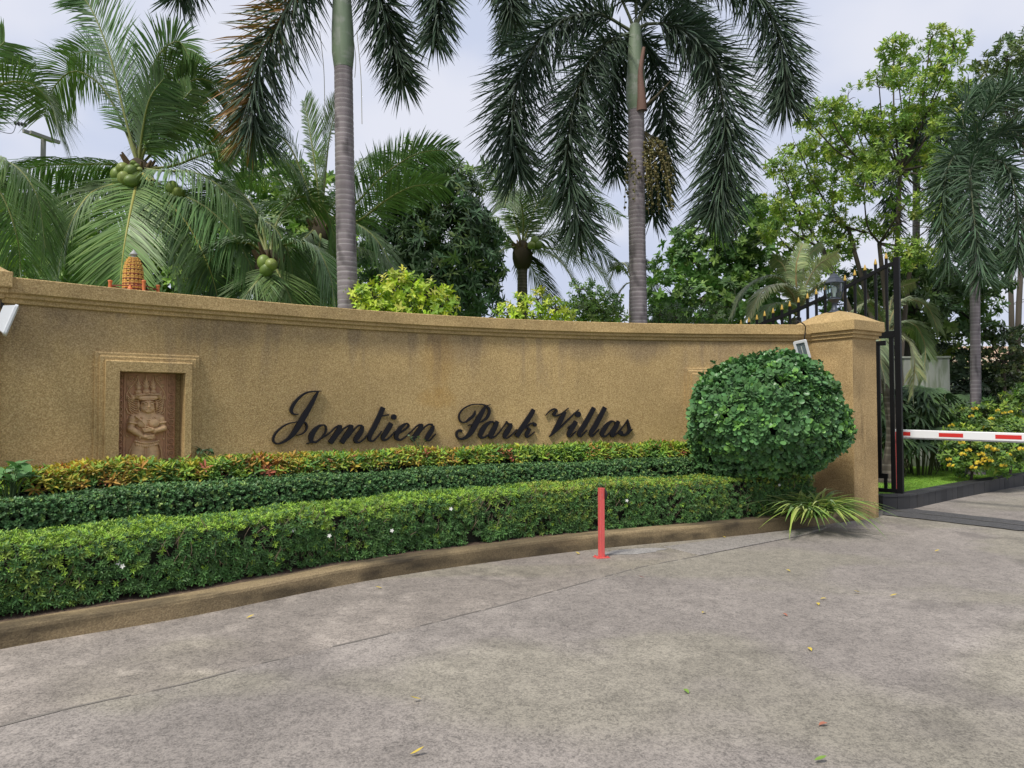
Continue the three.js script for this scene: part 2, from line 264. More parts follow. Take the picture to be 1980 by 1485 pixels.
// ================================================================ BOUNDARY WALL WITH ITS NICHES
const nicheA = (() => { const [s0, yt] = onWall(183, 679), [s1] = onWall(384, 690); const [a0, ya] = onWall(228, 718), [a1] = onWall(355, 721); return { s0, s1, yt, a0, a1, ya, y0: 0.55, yb: 0.62 }; })();
const nicheB = (() => { const [s0, yt] = onWall(1324, 711); const [a0, ya] = onWall(1352, 735); return { s0, s1: s0 + nicheA.s1 - nicheA.s0, yt, a0: s0 + nicheA.a0 - nicheA.s0, a1: s0 + nicheA.a1 - nicheA.s0, ya, y0: 0.55, yb: 0.62 }; })();
const BACK = -0.30, NICHE = -0.15;
{
  const w0 = wall.at(0), t = thing('boundary_wall', 'long curved tan pebble-washed entrance wall carrying the black script sign', 'wall', w0);
  const rel = g => { g.translate(-w0.x, -w0.y, -w0.z); return g; };
  const P4 = (y0, y1, d0 = BACK, d1 = 0) => [[d1, y0], [d1, y1], [d0, y1], [d0, y0]];
  const L = wall.len, list = [], seg = (a, b, pr) => list.push(curved(wall, a, b, pr, Math.max(2, Math.round((b - a) * 9)), wallUV));
  const top = WALL_H - 0.10;
  let s = 0; for (const n of [nicheA, nicheB]) { seg(s, n.a0, P4(0, top)); seg(n.a0, n.a1, P4(n.ya, top)); seg(n.a0, n.a1, P4(0, n.yb)); seg(n.a0, n.a1, P4(n.yb, n.ya, BACK, NICHE)); s = n.a1; } seg(s, L, P4(0, top));
  put('wall_body', rel(joinMB(list).geo(true)), wallMat, t);
  // coping: tall fascia over two stepped mouldings
  const cp = [[0.002, 2.575], [0.026, 2.578], [0.030, 2.584], [0.030, 2.618], [0.034, 2.624], [0.056, 2.627], [0.060, 2.633], [0.060, 2.662], [0.065, 2.668], [0.083, 2.670], [COPE, 2.677], [COPE, 2.812], [0.082, WALL_H], [-0.38, WALL_H], [-0.385, 2.60], [0.002, 2.60]];
  const gc = curved(wall, 0, L, cp.map(q => q), 110, pebUV); put('coping', rel(gc.geo(true)), pebMat, t);
  for (const n of [nicheA, nicheB]) { // stepped niche surround
    const bits = [], w = 0.085; const ring = (s0, s1, yt, d0, d1, i0, i1, yi) => { for (const [a, b, pr] of [[s0, i0, P4(n.y0, yt, d0, d1)], [i1, s1, P4(n.y0, yt, d0, d1)], [i0, i1, P4(yi, yt, d0, d1)]]) bits.push(curved(wall, a, b, pr.length === 4 ? [pr[0], [d1, yt - 0.014], [d1 - 0.016, yt], pr[2], pr[3]] : pr, 6, wallUV)); };
    ring(n.s0, n.s1, n.yt, -0.01, 0.030, n.a0 + 0.006, n.a1 - 0.006, n.ya - 0.006); ring(n.s0 + w * 0.45, n.s1 - w * 0.45, n.yt - w * 0.45, 0.028, 0.055, n.a0 + 0.003, n.a1 - 0.003, n.ya - 0.003); ring(n.s0 + w, n.s1 - w, n.yt - w, 0.053, 0.09, n.a0, n.a1, n.ya);
    put('niche_surround', rel(joinMB(bits).geo(true)), wallMat, t);
  }
}
// ---- pillars
function pillar(name, label, N, a, b, wa, wb, H, lantern) { // N near corner of the cap in plan, a and b unit directions of its two visible sides
  const c = N.clone().addScaledVector(a, wa / 2).addScaledVector(b, wb / 2); const t = thing(name, label, 'pillar', V(c.x, 0, c.z));
  t.rotation.y = Math.atan2(-a.z, a.x);
  // local: x along a, z along -b side facing viewer
  const uvBox = (g) => { const p = g.attributes.position, n = g.attributes.normal, u = new Float32Array(p.count * 2); for (let i = 0; i < p.count; i++) { const ax = Math.abs(n.getX(i)), ay = Math.abs(n.getY(i)); u[i * 2] = (ax > 0.6 ? p.getZ(i) + 5.3 : p.getX(i)) / 2.6; u[i * 2 + 1] = (ay > 0.8 ? p.getZ(i) : p.getY(i)) / 2.6; } g.setAttribute('uv', new THREE.BufferAttribute(u, 2)); return g; };
  const slab = (over, y0, y1, r) => uvBox(box(wa - 0.16 + 2 * over, y1 - y0, wb - 0.16 + 2 * over, 0, (y0 + y1) / 2, 0, r));
  put('shaft', slab(0, -0.02, H - 0.2, 0.012), pillarMat, t);
  put('moulding', slab(0.028, H - 0.252, H - 0.196, 0.010), pebMat, t); put('moulding', slab(0.055, H - 0.200, H - 0.146, 0.010), pebMat, t);
  put('cap', slab(0.085, H - 0.150, H, 0.012), pebMat, t);
  // domed pyramid
  const m = new MB(), n = 14, hw = wa / 2 - 0.01, hd = wb / 2 - 0.01;
  for (let j = 0; j <= n; j++) { const k = j / n, e = 1 - k, y = H - 0.004 + 0.195 * Math.pow(Math.sin(k * 1.5708), 1.15) * 1.0 ; for (let i = 0; i < 32; i++) { const q = i / 32 * 4, sd = Math.floor(q), f = q - sd; let x, z; const cs = [[-1, -1], [1, -1], [1, 1], [-1, 1]]; x = lerp(cs[sd][0], cs[(sd + 1) % 4][0], f); z = lerp(cs[sd][1], cs[(sd + 1) % 4][1], f); m.v(x * hw * e, y, z * hd * e, null, x * hw * e / 2.6, z * hd * e / 2.6); } }
  for (let j = 0; j < n; j++) for (let i = 0; i < 32; i++) { const a1 = j * 32 + i, b1 = j * 32 + (i + 1) % 32; m.q(a1, a1 + 32, b1 + 32, b1); }
  put('cap_dome', m.geo(), pebMat, t);
  return t;
}
const pillTex = dataTex(512, 512, (i, j, o) => { pebble(i, j, o); const st = fbm(i / 26, j / 190 + 3, 4), m = (0.80 + 0.34 * vn(i / 40, j / 40)) * (1 - 0.30 * sstep(0.52, 0.75, st)); o[0] *= m; o[1] *= m * 0.99; o[2] *= m * 1.02; });
const pillarMat = new THREE.MeshStandardMaterial({ map: pillTex, roughness: 0.9, bumpMap: pebBump, bumpScale: 0.003, side: THREE.DoubleSide });
const N1 = G(1651, 617.5, WALL_H + 0.005), R1 = G(1710, 624, WALL_H + 0.005); N1.y = R1.y = 0;
const pa = R1.clone().sub(N1).normalize(), pb = V(pa.z, 0, -pa.x); // pb points back-left
const PH = WALL_H + 0.012;
const gatePillar = pillar('gate_pillar', 'square tan pebble-washed gate pillar with domed cap under the carriage lantern', N1, pa, pb, R1.distanceTo(N1), 1.02, PH);
{
  const sL = wall.hit(20, 0.14), n = wall.nor(sL), tdir = V(n.z, 0, -n.x), q = wall.off(sL, 0.14); q.y = 0;
  const wa = 0.78; pillar('end_pillar', 'tan pillar with square cap at the far end of the wall from the gate', q.clone().addScaledVector(tdir, -wa), tdir, n.clone().negate(), wa, 0.8, PH + 0.03);
}
// ---- planter kerb and soil
{
  const k0 = kerb.at(0), t = thing('planter_kerb', 'low curved pebble-washed kerb holding the hedges along the driveway', 'kerb', k0);
  const H = s => lerp(0.13, 0.19, clamp(s / kerb.len)); const uv = (s, y, d) => [s / 11, (y - d) / 0.6];
  const g = curved(kerb, 0, kerb.len + 0.0, [[0.005, -0.03], [0, s => H(s) - 0.03], [-0.008, s => H(s) - 0.01], [-0.03, s => H(s)], [-0.17, s => H(s) + 0.003], [-0.18, s => H(s) - 0.01], [-0.18, -0.03]], 120, uv).geo(true); g.translate(-k0.x, -k0.y, -k0.z);
  put('kerb_body', g, kerbMat, t);
  const soilTex = dataTex(256, 256, (i, j, o) => { const g = vn(i * 0.2, j * 0.2), h = h2(i, j), k = 0.5 + g + 0.5 * h; o[0] = 0.075 * k; o[1] = 0.05 * k; o[2] = 0.032 * k; });
  const m = new MB(), n = 120, q = 10; for (let i = 0; i <= n; i++) { const u = i / n, a = kerb.off(kerb.len * u, -0.17), b = wall.at(wall.len * u); for (let j = 0; j <= q; j++) { const p = a.clone().lerp(b, j / q); m.v(p.x, H(kerb.len * u) - 0.02 + 0.14 * j / q + 0.02 * vn(p.x * 8, p.z * 8), p.z, null, p.x, p.z); } }
  for (let i = 0; i < n; i++) for (let j = 0; j < q; j++) { const a = i * (q + 1) + j; m.q(a, a + 1, a + q + 2, a + q + 1); }
  struct('planter_soil', m.geo(), new THREE.MeshStandardMaterial({ map: soilTex, roughness: 1, side: THREE.DoubleSide, bumpMap: soilTex, bumpScale: 0.02 }));
}

// ================================================================ SCRIPT LETTERS ON THE WALL
{
  const black = new THREE.MeshPhysicalMaterial({ roughness: 0.5, side: THREE.DoubleSide, specularIntensity: 0.5 }); black.color.setRGB(0.008, 0.0075, 0.011);
  const A = ([x, y, w]) => [500 + x / 5.2105, 730 + y / 5.2132, w / 5.21], B = ([x, y, w]) => [860 + x / 5.0769, 730 + y / 5.08, w / 5.08];
  const first = 'first word of the wall sign', mid = 'middle word of the wall sign', lastw = 'last word of the wall sign';
  const letters = [
    ['J', A, `tall black looping capital J opening the ${first}`, [[[642, 135, 3], [600, 138, 12], [540, 141, 16], [480, 155, 18], [410, 205, 24], [350, 280, 32], [332, 335, 30], [352, 366, 18], [402, 371, 10]], [[602, 142, 14], [568, 205, 30], [512, 305, 46], [455, 400, 56], [402, 490, 56], [348, 572, 44], [290, 626, 28], [230, 660, 18], [178, 666, 15], [150, 635, 20], [166, 575, 20], [228, 508, 16], [300, 466, 12], [372, 450, 10], [430, 444, 10], [474, 456, 14], [490, 492, 17], [474, 540, 13], [436, 570, 10], [388, 583, 9]]]],
    ['o', A, `black script lowercase o in the ${first}`, [[[668, 476, 10], [620, 486, 22], [570, 530, 42], [535, 590, 52], [535, 640, 34], [575, 652, 18], [630, 615, 14], [672, 560, 17], [684, 505, 16], [664, 474, 10]], [[488, 668, 8], [520, 655, 10], [545, 640, 10]]]],
    ['m', A, `black three-stemmed script m in the ${first}`, [[[630, 618, 11], [712, 566, 11], [775, 505, 15], [815, 484, 20]], [[832, 480, 20], [820, 510, 44], [785, 570, 50], [745, 630, 50], [722, 660, 46]], [[795, 590, 11], [865, 512, 14], [925, 480, 20]], [[945, 478, 20], [932, 510, 44], [893, 575, 50], [850, 640, 50], [838, 660, 46]], [[900, 610, 10], [965, 525, 13], [1012, 484, 17], [1046, 488, 24]], [[1052, 488, 20], [1038, 535, 44], [1003, 590, 52], [978, 632, 40], [995, 656, 20], [1040, 640, 12], [1105, 575, 9]]]],
    ['t', A, `black script t with a short crossbar in the ${first}`, [[[1258, 300, 46], [1220, 390, 50], [1172, 490, 50], [1125, 580, 46], [1120, 625, 32], [1150, 642, 16], [1200, 600, 10], [1245, 540, 9]], [[1235, 390, 10], [1318, 374, 12]]]],
    ['i', A, `black dotted script i in the ${first}`, [[[1340, 460, 44], [1318, 500, 50], [1282, 560, 48], [1255, 605, 40], [1265, 632, 22], [1305, 618, 13], [1385, 540, 9]], { dot: [1365, 398, 28] }]],
    ['e', A, `black script e with a slim eye in the ${first}`, [[[1390, 592, 8], [1425, 560, 12], [1485, 520, 16], [1516, 484, 15], [1496, 464, 16], [1448, 492, 32], [1405, 550, 46], [1390, 605, 38], [1425, 630, 20], [1480, 602, 12], [1545, 540, 9]]]],
    ['n', A, `black script n closing the ${first}`, [[[1540, 548, 10], [1595, 492, 14], [1632, 472, 20]], [[1650, 468, 22], [1636, 505, 44], [1598, 565, 50], [1560, 618, 50], [1545, 636, 46]], [[1608, 580, 10], [1670, 505, 13], [1722, 472, 17], [1756, 478, 24]], [[1764, 482, 18], [1752, 522, 38], [1714, 582, 46], [1694, 622, 32], [1722, 636, 15], [1788, 568, 7]]]],
    ['P', B, `black looping capital P opening the ${mid}`, [[[302, 325, 6], [290, 365, 24], [245, 408, 26], [195, 442, 12], [152, 425, 13], [142, 375, 14], [180, 312, 13], [258, 270, 12], [340, 262, 12], [400, 274, 15], [437, 312, 26], [434, 360, 28], [405, 405, 24], [356, 438, 12], [300, 452, 9], [232, 470, 8]], [[452, 264, 5], [405, 284, 14], [375, 330, 38], [335, 400, 50], [293, 480, 54], [250, 550, 48], [200, 594, 28], [150, 603, 18], [120, 575, 20], [122, 538, 22], [150, 518, 24], [172, 532, 20]]]],
    ['a', B, `black script a in the ${mid}`, [[[505, 455, 8], [468, 434, 16], [420, 456, 34], [374, 515, 50], [352, 570, 42], [375, 592, 20], [430, 562, 12], [490, 490, 10]], [[520, 430, 36], [490, 495, 48], [456, 562, 48], [455, 592, 24], [505, 572, 11], [562, 508, 9]]]],
    ['r', B, `black script r in the ${mid}`, [[[556, 515, 9], [600, 452, 11], [612, 428, 12]], [[606, 432, 10], [630, 455, 18], [662, 462, 26]], [[656, 462, 26], [634, 500, 46], [600, 555, 48], [588, 585, 28], [612, 596, 13], [655, 568, 10], [712, 508, 9]]]],
    ['k', B, `black script k with a ball-ended arm closing the ${mid}`, [[[876, 314, 40], [835, 385, 48], [768, 485, 50], [705, 580, 48]], [[738, 520, 9], [800, 492, 10], [845, 455, 13], [880, 448, 22]], [[812, 488, 10], [830, 512, 30], [806, 556, 36], [808, 584, 20], [845, 568, 11], [885, 532, 8]], { dot: [886, 464, 18] }]],
    ['V', B, `black capital V with a wavy flourish opening the ${lastw}`, [[[992, 374, 6], [1035, 328, 11], [1078, 308, 16], [1100, 328, 22], [1070, 362, 22], [1100, 376, 14], [1165, 342, 10], [1218, 298, 7]], [[1185, 335, 24], [1150, 400, 46], [1102, 485, 46], [1055, 555, 22], [1028, 582, 8]], [[1028, 582, 8], [1115, 512, 13], [1200, 428, 15], [1275, 352, 11], [1320, 314, 6]]]],
    ['i', B, `black dotted script i in the ${lastw}`, [[[1292, 430, 38], [1272, 465, 46], [1238, 520, 46], [1216, 562, 36], [1232, 582, 17], [1292, 528, 9]], [[1208, 498, 7], [1245, 465, 9], [1285, 440, 14]], { dot: [1310, 362, 29] }]],
    ['l', B, `black script l beside the dotted i in the ${lastw}`, [[[1468, 296, 42], [1425, 375, 46], [1368, 475, 48], [1322, 552, 40], [1332, 580, 18], [1400, 518, 9]]]],
    ['l', B, `black script l beside the a in the ${lastw}`, [[[1575, 292, 42], [1532, 375, 46], [1480, 475, 48], [1436, 550, 40], [1446, 578, 18], [1520, 508, 9]]]],
    ['a', B, `black script a in the ${lastw}`, [[[1682, 446, 8], [1650, 428, 14], [1608, 452, 32], [1566, 510, 46], [1546, 560, 38], [1570, 580, 18], [1625, 540, 12], [1685, 470, 9]], [[1708, 428, 34], [1680, 488, 46], [1645, 552, 46], [1648, 578, 20], [1700, 545, 10], [1740, 500, 8]]]],
    ['s', B, `black script s closing the ${lastw}`, [[[1712, 528, 9], [1765, 465, 10], [1800, 410, 7]], [[1798, 414, 8], [1806, 468, 26], [1812, 520, 32], [1775, 562, 24], [1735, 566, 20]], [[1800, 556, 10], [1845, 505, 6]], { dot: [1730, 546, 22] }]],
  ];
  for (const [ch, M, label, strokes] of letters) {
    const mb = new MB(), dots = []; let k = 0, cs = 0, cn = 0;
    const place = (s, y, d) => { const p = wall.off(s, d); return V(p.x, y, p.z); };
    for (const st of strokes) {
      const f = 0.044 + 0.0013 * k, bk = 0.010 + 0.0004 * k; k++;
      if (st.dot && ch === 'i') { dots.push(st.dot); continue; }
      if (st.dot) { const [x, y] = M([st.dot[0], st.dot[1], 1]), r = M([0, 0, st.dot[2]])[2]; const [s, yy] = onWall(x, y, 0.04), R = r * -wall.at(s).z / FPX, n = 18; const o = mb.p.length / 3; for (const d of [f, bk]) for (let i = 0; i < n; i++) { const a = i / n * 6.2832; mb.vv(place(s + Math.cos(a) * R, yy + Math.sin(a) * R, d)); } for (let i = 0; i < n; i++) mb.q(o + i, o + n + i, o + n + (i + 1) % n, o + (i + 1) % n); for (let i = 1; i < n - 1; i++) { mb.t(o, o + i, o + i + 1); mb.t(o + n, o + n + i + 1, o + n + i); } continue; }
      const pt = st.map(q => { const [x, y, w] = M(q); const [s, yy] = onWall(x, y, 0.04); cs += s; cn++; return V(s, yy, w * -wall.at(s).z / FPX); });
      const c = new THREE.CatmullRomCurve3(pt, false, 'centripetal'), n = Math.max(10, pt.length * 6), o = mb.p.length / 3;
      for (let i = 0; i <= n; i++) { const p = c.getPoint(i / n), t = c.getTangent(i / n); const l = Math.hypot(t.x, t.y) || 1, nx = -t.y / l, ny = t.x / l, w = p.z / 2; for (const [sg, d] of [[1, f], [-1, f], [-1, bk], [1, bk]]) mb.vv(place(p.x + nx * w * sg, p.y + ny * w * sg, d)); }
      for (let i = 0; i < n; i++) for (let j = 0; j < 4; j++) { const a = o + i * 4 + j, b = o + i * 4 + (j + 1) % 4; mb.q(a, b, b + 4, a + 4); }
      mb.q(o, o + 3, o + 2, o + 1); const e = o + n * 4; mb.q(e, e + 1, e + 2, e + 3);
    }
    const g = mb.geo(true), base = wall.off(cs / cn, 0); base.y = 1.1; g.translate(-base.x, -base.y, -base.z);
    const mesh = put('sign_letter', g, black); mesh.position.copy(base); mesh.userData = { label, category: 'letter', group: 'black script letters of the wall sign' };
    for (const dt of dots) { const [x, y] = M([dt[0], dt[1], 1]), [s, yy] = onWall(x, y, 0.04), rad = M([0, 0, dt[2]])[2] * -wall.at(s).z / FPX, dm = put('dot', new THREE.CylinderGeometry(rad, rad, 0.034, 20).rotateX(Math.PI / 2), black, mesh), nn = wall.nor(s); dm.position.copy(wall.off(s, 0.028, yy)).sub(base); dm.rotation.y = Math.atan2(nn.x, nn.z); }
  }
}

// ================================================================ CARVED RELIEF PANELS IN THE NICHES
function reliefPanel(n, label) {
  const U = (n.a1 - n.a0) / 787, sM = lerp(n.a0, n.a1, 0.5), nn = wall.nor(sM), o = wall.off(sM, NICHE + 0.004); o.y = n.yb;
  const t = thing('relief_panel', label, 'relief', o, 'carved panels in the wall niches'); t.rotation.y = Math.atan2(nn.x, nn.z);
  const X = zx => (zx - 752) * U, Y = zy => (n.ya - n.yb) - (zy - 352) * U;
  const Ybot = 0.005, ytop = Y(356);
  if (reliefPanel.parts) { for (const [nm, g, m] of reliefPanel.parts) put(nm, g, m, t); return t; }
  const clayTex = dataTex(256, 256, (i, j, o2) => { const k = 0.82 + 0.22 * vn(i / 12, j / 12) + 0.14 * h2(i, j) * vn(i / 5, j / 5), r = vn(i / 30 + 9, j / 30); o2[0] = 0.47 * k; o2[1] = (0.25 + 0.03 * r) * k; o2[2] = 0.15 * k; }); clayTex.repeat.set(2, 2);
  const tanTex = dataTex(256, 256, (i, j, o2) => { const k = 0.80 + 0.26 * vn(i / 14, j / 14) + 0.14 * h2(i, j) * vn(i / 5, j / 5); o2[0] = 0.60 * k; o2[1] = 0.395 * k; o2[2] = 0.215 * k; }); tanTex.repeat.set(2, 2);
  const clay = new THREE.MeshStandardMaterial({ map: clayTex, roughness: 0.9, side: THREE.DoubleSide }), tan = new THREE.MeshStandardMaterial({ map: tanTex, roughness: 0.88, side: THREE.DoubleSide });
  const parts = []; const add = (nm, g, m) => { if (!g.attributes.uv) { const p = g.attributes.position, u = new Float32Array(p.count * 2); for (let i = 0; i < p.count; i++) { u[i * 2] = p.getX(i); u[i * 2 + 1] = p.getY(i); } g.setAttribute('uv', new THREE.BufferAttribute(u, 2)); } parts.push([nm, g, m]); put(nm, g, m, t); };
  const F = 0.05; // front of the backing slab
  add('backing', box(X(1080) - X(360), ytop - Ybot, F, (X(1080) + X(360)) / 2, (ytop + Ybot) / 2, F / 2, 0.006), clay);
  for (const x of [458, 970]) add('border_ridge', box(16 * U, ytop - Ybot - 0.01, 0.016, X(x), (ytop + Ybot) / 2, F + 0.006, 0.005), clay);
  for (const x of [490, 940]) add('inner_ridge', box(6 * U, ytop - Ybot - 0.01, 0.008, X(x), (ytop + Ybot) / 2, F + 0.003), clay);
  const med = merge([new THREE.TorusGeometry(32 * U, 9 * U, 5, 16), new THREE.TorusGeometry(14 * U, 7 * U, 4, 10).translate(0, 0, 0.001), new THREE.SphereGeometry(8 * U, 6, 5)]);
  for (const x of [407, 1028]) for (let y = 420; y < 1680; y += 84) { const g = med.clone(); g.scale(1, 1, 2.0); g.translate(X(x), Y(y), F + 0.004); add('medallion', g, clay); }
  // figure and crown: carved height field
  const seg = (x, y, x0, y0, x1, y1) => { const dx = x1 - x0, dy = y1 - y0, k = clamp(((x - x0) * dx + (y - y0) * dy) / (dx * dx + dy * dy)); return [Math.hypot(x - x0 - dx * k, y - y0 - dy * k), k]; };
  const prims = []; const E = (cx, cy, rx, ry, h, b = 0) => prims.push({ bb: [cx - rx, cy - ry, cx + rx, cy + ry], f: (x, y) => { const q = ((x - cx) / rx) ** 2 + ((y - cy) / ry) ** 2; return q < 1 ? b + h * Math.sqrt(1 - q) : 0; } });
  const S = (x0, y0, r0, x1, y1, r1, h, b = 0) => prims.push({ bb: [Math.min(x0, x1) - Math.max(r0, r1), Math.min(y0, y1) - Math.max(r0, r1), Math.max(x0, x1) + Math.max(r0, r1), Math.max(y0, y1) + Math.max(r0, r1)], f: (x, y) => { const [d, k] = seg(x, y, x0, y0, x1, y1), r = lerp(r0, r1, k), q = d / r; return q < 1 ? b + h * r / Math.max(r0, r1) * Math.sqrt(1 - q * q) : 0; } });
  const PL = (pts, r, h, b = 0) => { for (let i = 0; i < pts.length - 1; i++) S(pts[i][0], pts[i][1], r, pts[i + 1][0], pts[i + 1][1], r, h, b); };
  // skirt and legs
  E(710, 1420, 175, 250, 62); S(640, 1330, 95, 600, 1700, 85, 66, 8); S(770, 1330, 95, 810, 1700, 85, 66, 8);
  E(715, 1300, 150, 70, 70, 6);
  for (let i = 0; i < 13; i++) { E(588 + i * 22, 1255 + 26 * Math.sin(i / 12 * Math.PI), 15, 15, 22, 66); E(592 + i * 21, 1290 + 26 * Math.sin(i / 12 * Math.PI), 14, 26, 18, 62); }
  PL([[565, 1285], [530, 1380], [510, 1500], [500, 1690]], 9, 16, 10); PL([[872, 1285], [905, 1380], [920, 1500], [930, 1690]], 9, 16, 10);
  for (let i = 0; i < 6; i++) PL([[660 + i * 22, 1330], [655 + i * 23, 1420], [650 + i * 25, 1700]], 6, 14, 58);
  // torso, robe line, shoulders
  S(720, 990, 150, 715, 1190, 105, 58, 10); S(580, 965, 62, 870, 965, 62, 56, 8); E(665, 1020, 66, 62, 30, 62); E(800, 1018, 68, 62, 30, 62); E(715, 1210, 120, 70, 48, 14);
  S(728, 880, 58, 728, 950, 64, 60, 10); PL([[575, 930], [640, 985], [690, 1040], [690, 1075]], 9, 12, 88);
  for (let i = 0; i < 9; i++) { E(650 + i * 20, 945 + 34 * Math.sin(i / 8 * Math.PI), 12, 12, 14, 66); E(662 + i * 17, 968 + 38 * Math.sin(i / 8 * Math.PI), 9, 9, 12, 70); }
  // arms and hands
  S(560, 965, 52, 530, 1090, 44, 50, 22); S(530, 1090, 44, 660, 1185, 36, 46, 48); E(700, 1195, 46, 34, 40, 66); for (let i = 0; i < 4; i++) S(715, 1178 + i * 13, 10, 795 - i * 6, 1176 + i * 15, 8, 22, 84);
  S(888, 965, 52, 918, 1090, 44, 50, 22); S(918, 1090, 44, 800, 1122, 36, 46, 48); E(755, 1105, 50, 32, 38, 74); for (let i = 0; i < 4; i++) S(745, 1085 + i * 12, 9, 655 + i * 6, 1092 + i * 12, 7, 22, 90); S(750, 1090, 10, 700, 1062, 8, 24, 92);
  for (const [a, b, c, d] of [[512, 1010, 590, 1022], [872, 1020, 940, 1008], [650, 1152, 632, 1212], [800, 1092, 806, 1150]]) S(a, b, 13, c, d, 13, 18, 62);
  // head
  E(728, 800, 84, 108, 74, 22); S(690, 830, 44, 766, 830, 44, 40, 46); E(727, 862, 40, 26, 26, 72);
  S(727, 745, 8, 727, 806, 17, 26, 92); E(727, 812, 24, 11, 20, 92); E(690, 770, 30, 13, 14, 86); E(766, 768, 30, 13, 14, 86); PL([[655, 752], [690, 742], [718, 752]], 6, 10, 90); PL([[736, 752], [765, 740], [798, 750]], 6, 10, 90);
  E(728, 838, 36, 7, 14, 90); E(728, 851, 30, 7, 13, 90);
  E(622, 790, 20, 62, 30, 16); E(838, 785, 20, 62, 30, 16); E(634, 870, 13, 30, 26, 20); E(806, 872, 13, 30, 26, 20);
  // headband and crown
  S(640, 688, 34, 815, 682, 34, 34, 44); S(610, 668, 40, 850, 660, 40, 34, 24); PL([[655, 714], [730, 708], [800, 712]], 6, 10, 76); PL([[600, 660], [727, 640], [855, 652]], 7, 12, 72);
  E(560, 690, 30, 44, 30, 8); E(880, 670, 30, 44, 30, 8); S(545, 665, 16, 510, 610, 4, 22, 6); S(870, 650, 18, 905, 590, 4, 22, 6);
  for (const [x, y, k] of [[620, 615, 1], [712, 608, 1.15], [797, 612, 1]]) { E(x, y, 40 * k, 36 * k, 34, 20); E(x, y, 20 * k, 18 * k, 16, 46); E(x, y - 58 * k, 30 * k, 34 * k, 32, 16); S(x, y - 70 * k, 26 * k, x, y - 130 * k, 15 * k, 26, 10); for (const q of [-1, 1]) { S(x + q * 16 * k, y - 92 * k, 9, x + q * 34 * k, y - 122 * k, 4, 18, 10); S(x + q * 12 * k, y - 118 * k, 8, x + q * 24 * k, y - 146 * k, 3, 16, 8); S(x + q * 24 * k, y - 66 * k, 10, x + q * 42 * k, y - 90 * k, 4, 18, 10); } S(x, y - 130 * k, 15 * k, x, y - 215 * k, 4, 22, 8); }
  // side plumes
  for (let i = 0; i < 7; i++) { const y = 700 + i * 30; PL([[636 - i * 2, y + 30], [580, y + 22], [520 + i * 3, y - 8], [492 + i * 4, y - 36]], 9, 18, 6); PL([[822 + i * 2, y + 30], [870, y + 20], [915 - i * 3, y - 10], [940 - i * 4, y - 38]], 9, 18, 6); }
  PL([[480, 830], [500, 890], [560, 908], [630, 900]], 8, 15, 6); PL([[945, 825], [930, 885], [880, 905], [815, 895]], 8, 15, 6);
  PL([[474, 720], [484, 630], [540, 530], [590, 470], [610, 400]], 8, 15, 4); PL([[952, 710], [940, 610], [890, 540], [835, 460], [820, 400]], 8, 15, 4);
  for (const [x, y, r] of [[540, 430, 44], [880, 425, 48], [520, 540, 26], [910, 520, 24], [500, 1010, 14], [500, 1180, 16], [935, 1230, 14]]) { PL([...Array(15).keys()].map(i => [x + Math.cos(i * 0.62) * r * (1 - i / 19), y + Math.sin(i * 0.62) * r * (1 - i / 19)]), 6, 11, 3); }
  const st = 3.6, x0 = 476, x1 = 954, y0 = 386, y1 = Math.min(1700, 352 + (n.ya - n.yb) / U - 12), nx = Math.round((x1 - x0) / st), ny = Math.round((y1 - y0) / st), H = new Float32Array((nx + 1) * (ny + 1));
  for (const p of prims) { const i0 = Math.max(0, Math.floor((p.bb[0] - x0) / st)), i1 = Math.min(nx, Math.ceil((p.bb[2] - x0) / st)), j0 = Math.max(0, Math.floor((p.bb[1] - y0) / st)), j1 = Math.min(ny, Math.ceil((p.bb[3] - y0) / st)); for (let j = j0; j <= j1; j++) for (let i = i0; i <= i1; i++) { const h = p.f(x0 + i * st, y0 + j * st); if (h > 0) { const k = j * (nx + 1) + i, a = H[k], q = 4; H[k] = Math.max(a, h) + (Math.max(q - Math.abs(a - h), 0) ** 2) / (4 * q); } } }
  const m = new MB(), id = new Int32Array(H.length).fill(-1); const vid = k => { if (id[k] < 0) { const i = k % (nx + 1), j = (k / (nx + 1)) | 0; const x = X(x0 + i * st), y = Y(y0 + j * st); id[k] = m.v(x, y, F - 0.003 + H[k] * U * 1.35, null, x, y); } return id[k]; };
  for (let j = 0; j < ny; j++) for (let i = 0; i < nx; i++) { const a = j * (nx + 1) + i, b = a + 1, c = a + nx + 1, d = c + 1; if (H[a] + H[b] + H[c] + H[d] > 6) m.q(vid(a), vid(c), vid(d), vid(b)); }
  add('figure', m.geo(), tan); reliefPanel.parts = parts; return t;
}
reliefPanel(nicheA, 'terracotta relief of a crowned figure with crossed hands in the open niche');
reliefPanel(nicheB, 'terracotta relief in the niche hidden behind the clipped round bush');

